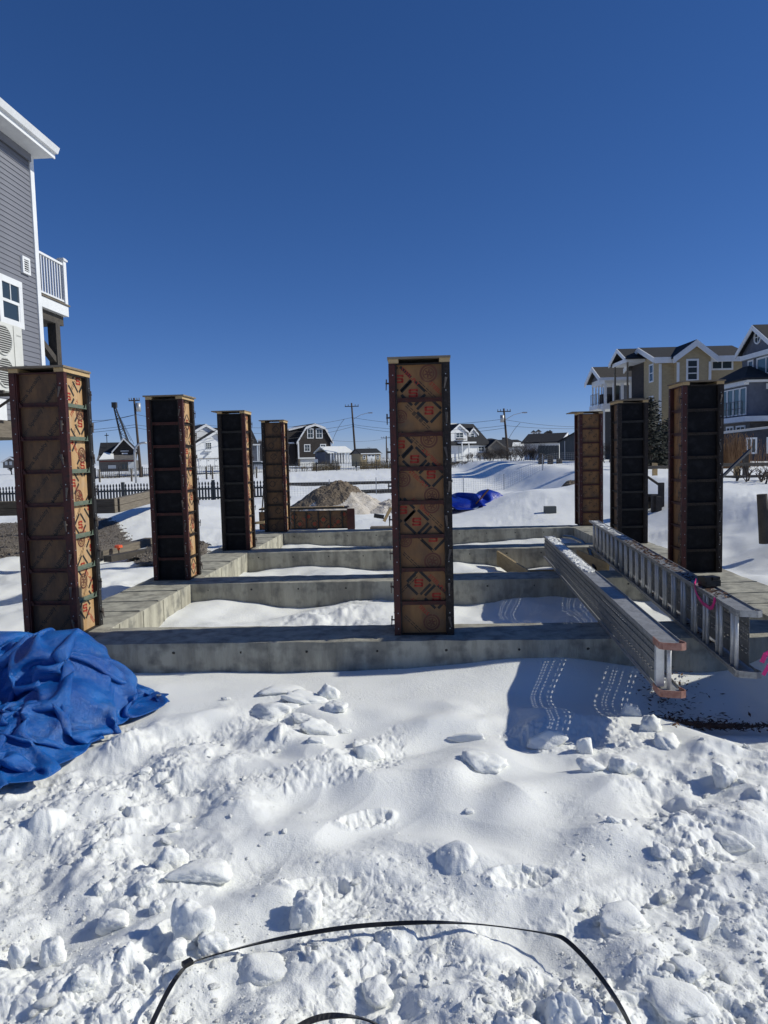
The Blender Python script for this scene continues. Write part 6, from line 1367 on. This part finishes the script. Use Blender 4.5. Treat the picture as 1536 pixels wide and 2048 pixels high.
# ------------------------------------------------------------------ snow chunks in the foreground
def chunk_mesh(seed, sx, sy_, sz, planes=11, soft=7, rough=.05, sub_=4):
    r = np.random.default_rng(seed); bm = bmesh.new(); bmesh.ops.create_icosphere(bm, subdivisions=sub_, radius=1)
    v = np.array([x.co[:] for x in bm.verts]); n = r.normal(size=(planes, 3)); n /= np.linalg.norm(n, axis=1)[:, None]
    n[:, 2] *= .7; n /= np.linalg.norm(n, axis=1)[:, None]; ax6 = np.array([[.15,.1,1],[0,0,-1],[1,.2,.15],[-1,.1,.2],[.2,1,.1],[-.15,-1,.2]])+r.normal(0,.22,(6,3)); ax6 /= np.linalg.norm(ax6, axis=1)[:, None]
    n = np.concatenate([n, ax6]); dist = np.concatenate([r.uniform(.62, 1.15, planes), r.uniform(.62, 1, 6)]); soft = soft*2.2
    c = np.clip(v@n.T, 1e-3, None)/dist; rad = 1/((c**soft).sum(1))**(1/soft)
    p = v*rad[:, None]; q = p*2.2
    nz = fbm(q[:,0]+q[:,2]*.7+seed, q[:,1]-q[:,2]*.6, 4, seed)*rough+np.abs(perlin(q[:,0]*3+q[:,2]*2, q[:,1]*3-q[:,2], seed+3))*rough*.5+perlin(q[:,0]*7+q[:,2]*5, q[:,1]*7-q[:,2]*6, seed+4)*rough*.5+perlin(q[:,0]*15+q[:,2]*9, q[:,1]*15-q[:,2]*13, seed+6)*rough*.30+np.abs(perlin(q[:,0]*5+q[:,2]*4+3, q[:,1]*5-q[:,2]*3, seed+8))*rough*.6
    p = p*(1+nz)[:, None]*np.array([sx, sy_, sz])
    for k, x in enumerate(bm.verts): x.co = p[k]
    me = bpy.data.meshes.new('snow_chunk'); bm.to_mesh(me); bm.free(); me.polygons.foreach_set('use_smooth', [True]*len(me.polygons)); me.materials.append(M['snow']); return me
CH = [  # px, base py, width px, height px, depth ratio, yaw, tilt, softness, label
 (562,1388,118,20,.5,.05,.02,14,'long flat snow slab nearest the beam, left of the middle form'),
 (603,1412,118,30,.5,-.1,.12,9,'broad snow slab lying below the long flat slab'),
 (655,1398,46,42,.7,.5,.3,8,'upright wedge of snow at the right end of the flat slabs'),
 (676,1424,52,30,.8,-.3,.1,8,'blocky snow piece right below the upright wedge'),
 (545,1436,110,38,.6,-.2,-.15,7,'large tilted snow slab left of the pyramid lump'),
 (632,1470,86,42,.8,.4,.25,8,'pyramid shaped snow lump in the middle left'),
 (605,1445,50,20,.7,.3,.1,7,'small smooth snow bump on the slab pile'),
 (632,1492,50,14,.6,-.1,.1,8,'thin snow flake lying below the pyramid lump'),
 (735,1524,82,52,.8,.1,.0,10,'big square snow block in the centre with lumps on top'),
 (718,1490,40,22,.8,.6,0,7,'flat snow lump at the left top of the big square block'),
 (690,1470,26,12,.8,.6,0,7,'small snow piece left of the big square block'),
 (940,1480,78,22,.45,-.15,-.16,14,'tilted flat snow plate right of centre'),
 (965,1546,98,44,.7,.05,.05,7,'wide overhanging snow lump below the tilted plate'),
 (1098,1496,102,36,.5,.03,.0,12,'rectangular snow block left of its diamond shaped neighbour'),
 (1174,1506,54,46,.7,.7,.2,12,'diamond shaped snow block right of the rectangular one'),
 (1180,1542,58,32,.8,.2,0,7,'broken snow lump below the diamond shaped block'),
 (1252,1548,62,46,.8,.2,.15,9,'faceted snow lump right of the broken lump'),
 (1268,1432,50,34,.8,-.2,.1,10,'snow block standing at the edge of the leafy pit'),
 (1302,1462,50,40,.8,.4,.2,8,'snow block on the sunlit rim of the leafy pit'),
 (1340,1496,70,36,.8,-.3,.1,8,'rough snow block farther along the rim of the leafy pit'),
 (1455,1572,60,60,.8,.3,.1,7,'tall rough snow lump at right below the leafy pit'),
 (1475,1705,90,60,.9,.2,.0,6,'broad rough snow heap near the right edge'),
 (1428,1742,42,32,.9,.6,.2,8,'snow cube in front of the broad rough heap'),
 (1414,1700,34,26,.9,.2,0,6,'little snow cone left of the broad rough heap'),
 (1326,1715,50,32,.9,.2,0,6,'rounded snow lump at right above the snow ridge'),
 (1368,1728,34,28,.9,.5,0,6,'egg shaped snow lump at right'),
 (1335,1800,40,28,.8,.4,.1,8,'small square snow piece above the wedge'),
 (1255,1862,140,54,.7,.05,.0,7,'long smooth snow ridge block at right'),
 (1418,1874,52,62,.5,.5,.3,11,'thin leaning snow wedge right of the long ridge block'),
 (1388,1962,86,54,.8,.7,.2,10,'sharp cornered snow block beside the hand print'),
 (1365,2040,160,95,.9,.1,0,5,'large rounded snow hummock at the bottom right'),
 (615,1852,80,96,.8,.3,.05,8,'tall knobbly snow lump standing alone left of centre'),
 (380,1888,88,112,.7,.25,-.12,7,'tallest snow chunk at left above the black strap'),
 (422,1916,62,62,.9,.5,.1,8,'rounded cube of snow right of the tallest chunk'),
 (352,1918,52,52,.8,-.3,.15,10,'small faceted snow block left of the rounded cube'),
 (402,1768,134,58,.7,.05,.0,6,'long potato shaped snow lump at left'),
 (335,1742,74,60,.8,.4,.1,7,'rounded snow lump left of the potato shaped one'),
 (96,1930,56,78,.8,.3,.2,8,'upright snow chunk near the left edge'),
 (30,1935,46,60,.9,.2,.0,8,'blunt snow chunk at the very left edge'),
 (340,1666,40,24,.7,.3,.1,10,'small pointed snow piece on smooth snow at left'),
 (290,1548,32,20,.8,.4,0,9,'small bright snow cube right of the tarp edge'),
 (525,1958,156,66,.6,-.1,.1,11,'large flat snow slab overlapping the black strap'),
 (222,1862,84,56,.8,.3,.1,7,'rough snow lump left of the tallest chunk'),
 (162,1984,64,54,.9,.5,.1,7,'rounded snow lump below the upright left chunk'),
 (752,2018,84,66,.9,.2,.1,9,'snow block behind the lower black strap'),
 (310,1830,34,36,.9,.2,.1,8,'small bright snow cube left of the tall chunk'),
 (200,1790,40,36,.9,.2,.1,7,'small snow ball in the trampled area at left'),
 (285,1775,42,30,.9,.8,.1,7,'small snow lump beside the rounded lump'),
 (1230,1650,30,18,.9,.8,.1,7,'tiny snow cone on smooth snow at right'),
 (940,1636,22,14,.9,.1,.1,7,'tiny snow crumb cone in the smooth centre'),
 (1055,1756,34,24,.9,.6,.2,9,'small snow cube above the strap at right'),
]
for k, (px, py, wpx, hpx, dr_, yaw, tilt, soft, lb) in enumerate(CH):
    p = G(px, py, -.29); zg = float(snow_z(np.array([p.x]), np.array([p.y]))[0]); p = G(px, py, zg); zg = float(snow_z(np.array([p.x]), np.array([p.y]))[0])
    d_ = (p-EYE).dot(AX_F); wd = .82*wpx*d_/F; hg = .84*hpx*d_/F
    dep = wd*dr_*.5
    hv = max(.35*hg, (hg-dep*.9*abs(p.z-CAM_H)/d_*1.0)) if hpx > 24 else hg*.7
    hv = max(hv, .022)
    me = chunk_mesh(100+k, wd*.55, dep*1.15, hv*.72, soft=soft, rough=.075 if soft > 9 else .15)
    fw = Vector((-sy, cy_, 0)); o = obj('snow_chunk', me, loc=(p.x+fw.x*dep*.8, p.y+fw.y*dep*.8, zg+hv*.22), rot=(tilt*.6, tilt, YAW+yaw)); tag(o, lb, 'snow chunk', 'broken snow chunks in the foreground')
# trampled small lumps (individual, alike)
lm = [chunk_mesh(300+i, 1, .85, .75, soft=7, rough=.1, sub_=3) for i in range(8)]
r = np.random.default_rng(42); cnt = 0
while cnt < 230:
    px = r.uniform(-20, 1556); py = r.uniform(1400, 2060) if r.random() < .9 else r.uniform(1350, 1420); p = G(px, py, -.29)
    m_ = float(rough_mask(np.array([p.x]), np.array([p.y]))[0])
    if r.random() > m_*.95+.03 or (px < 330 and py < 1500+.35*(330-px)): continue
    s = r.uniform(.007, .017)*(1+1.2*r.random()**6); zg = float(snow_z(np.array([p.x]), np.array([p.y]))[0])
    side = 'left' if px < 512 else 'right' if px > 1024 else 'middle'; row = 'top' if py < 1650 else 'bottom'
    o = obj('snow_lump', lm[cnt % 8], loc=(p.x, p.y, zg+s*.22), rot=(r.uniform(-.5,.5), r.uniform(-.5,.5), r.uniform(0,6.28))); o.scale = (s*r.uniform(.8,1.5), s*r.uniform(.8,1.2), s*r.uniform(.6,1.0)); tag(o, 'small loose snow lump in the trampled snow, %s %s part of the foreground' % (row, side), 'snow lump', 'small loose snow lumps, %s %s' % (row, side)); cnt += 1
# fine crumbs
mb = MB(); N = 3200; X = []; 
px = r.uniform(-20, 1556, 20000); py = 1345+715*r.random(20000)**.8
PX = [G(a, b, -.29) for a, b in zip(px, py)]; xx = np.array([p.x for p in PX]); yy = np.array([p.y for p in PX])
cl_ = ss(-.1, .35, perlin(xx*2.6+3, yy*3.1, 91)+.8*rough_mask(xx, yy)-.35); keep = (r.random(20000) < np.clip(cl_, .02, 1)) & (yy < 5.95) & ~((px < 335) & (py < 1500+.35*(335-px)))
xx, yy = xx[keep][:N], yy[keep][:N]; zz = snow_z(xx, yy)
for x, y, z in zip(xx, yy, zz):
    s = r.uniform(.0018, .005)*(1+1.2*r.random()**4); a = r.uniform(0, 6.28, 1)[0]; c, q = math.cos(a)*s, math.sin(a)*s
    mb.add([(x+c,y+q,z),(x-q*.8,y+c*.8,z),(x-c,y-q,z),(x+q*.9,y-c*.9,z),(x+c*.2,y+q*.2,z+s*r.uniform(.7,1.4))], [(0,1,4),(1,2,4),(2,3,4),(3,0,4)])
tag(mb.build('snow_crumbs', M['snow'], smooth=True), 'fine loose crumbs of snow scattered over the foreground', None, None, 'stuff')

# ------------------------------------------------------------------ seaweed-like dry leaves in the pit, wood bits
mb = MB(); r = np.random.default_rng(11)
for i in range(1500):
    cx, cy2 = ((1420, 1484), (1480, 1486), (1330, 1400), (1380, 1440), (1400,1462))[i % 5]; px_ = r.normal(cx, 42); py_ = r.normal(cy2, 11)
    if px_ < 1262+ (py_-1400)*.9 or py_ > 1512 or py_ < 1362: continue
    p = G(px_, py_, -.45); z = float(base_z(np.array([p.x]), np.array([p.y]))[0]); s = r.uniform(.008,.03); a = r.uniform(0,6.28); u = Vector((math.cos(a), math.sin(a), r.uniform(-.3,.5)))*s; v = Vector((-math.sin(a), math.cos(a), r.uniform(-.4,.4)))*s*.35; p.z = z+r.uniform(.02,.05)
    mb.add([p-u, p-v, p+u, p+v], [(0,1,2,3)])
tag(mb.build('dead_leaves', M['leaf']), 'dark dead leaves strewn on shaded snow in the pit at right', None, None, 'stuff')

# ------------------------------------------------------------------ black straps in front
def strap(name, lb, pix, wd, lift):
    P = []
    for i, (px, py) in enumerate(pix):
        p = G(px, py, -.28); z = max(float(snow_z(np.array([p.x]), np.array([p.y]), False)[0])+lift[i], float(snow_z(p.x+np.linspace(-.03,.03,9), p.y+np.linspace(-.02,.02,9)).max())+.006); P.append(G(px, py, z))
    # smooth the polyline
    for _ in range(2):
        Q = [P[0]]
        for a, b in zip(P[:-1], P[1:]): Q += [a.lerp(b, .25), a.lerp(b, .75)]
        Q.append(P[-1]); P = Q
    mb = MB(); n = len(P); ring = []
    for i, p in enumerate(P):
        t = (P[min(i+1,n-1)]-P[max(i-1,0)]).normalized(); side = t.cross(Vector((0,0,1))).normalized(); up = (side.cross(t)*.75+side*.5*math.sin(i*.23)).normalized(); side = t.cross(up).normalized()
        b = len(mb.v); mb.v += [tuple(p+side*wd/2+up*.0025), tuple(p-side*wd/2+up*.0025), tuple(p-side*wd/2-up*.0025), tuple(p+side*wd/2-up*.0025)]
        if i:
            for k in range(4): mb.f.append((b-4+k, b-4+(k+1)%4, b+(k+1)%4, b+k)); mb.m.append(0)
    return tag(mb.build(name, M['black'], smooth=False), lb, 'strap')
strap('black_strap', 'long black plastic strap arching across the foreground snow', [(290,2075),(305,2045),(330,1992),(352,1955),(375,1928),(420,1912),(520,1885),(600,1869),(700,1853),(800,1846),(880,1844),(960,1848),(1060,1861),(1110,1870),(1128,1876),(1160,1905),(1200,1952),(1232,1998),(1258,2045),(1268,2075)], .0165, [.06,.06,.06,.055,.045]+[.05]*8+[.055]*3+[.075]*4)
strap('black_strap', 'short arc of black strap at the very bottom edge', [(560,2080),(605,2048),(640,2034),(680,2030),(720,2035),(755,2048),(790,2078)], .020, [.03,.04,.05,.055,.05,.04,.03])
p = G(375, 1928, -.25); o = MB().box(-.018,.018,-.012,.012,-.004,.012).build('strap_clip', M['black']); o.location = p; o.rotation_euler = (0,0,.8); tag(o, 'small black buckle on the left bend of the strap', 'buckle')
print('objects', len(bpy.data.objects))
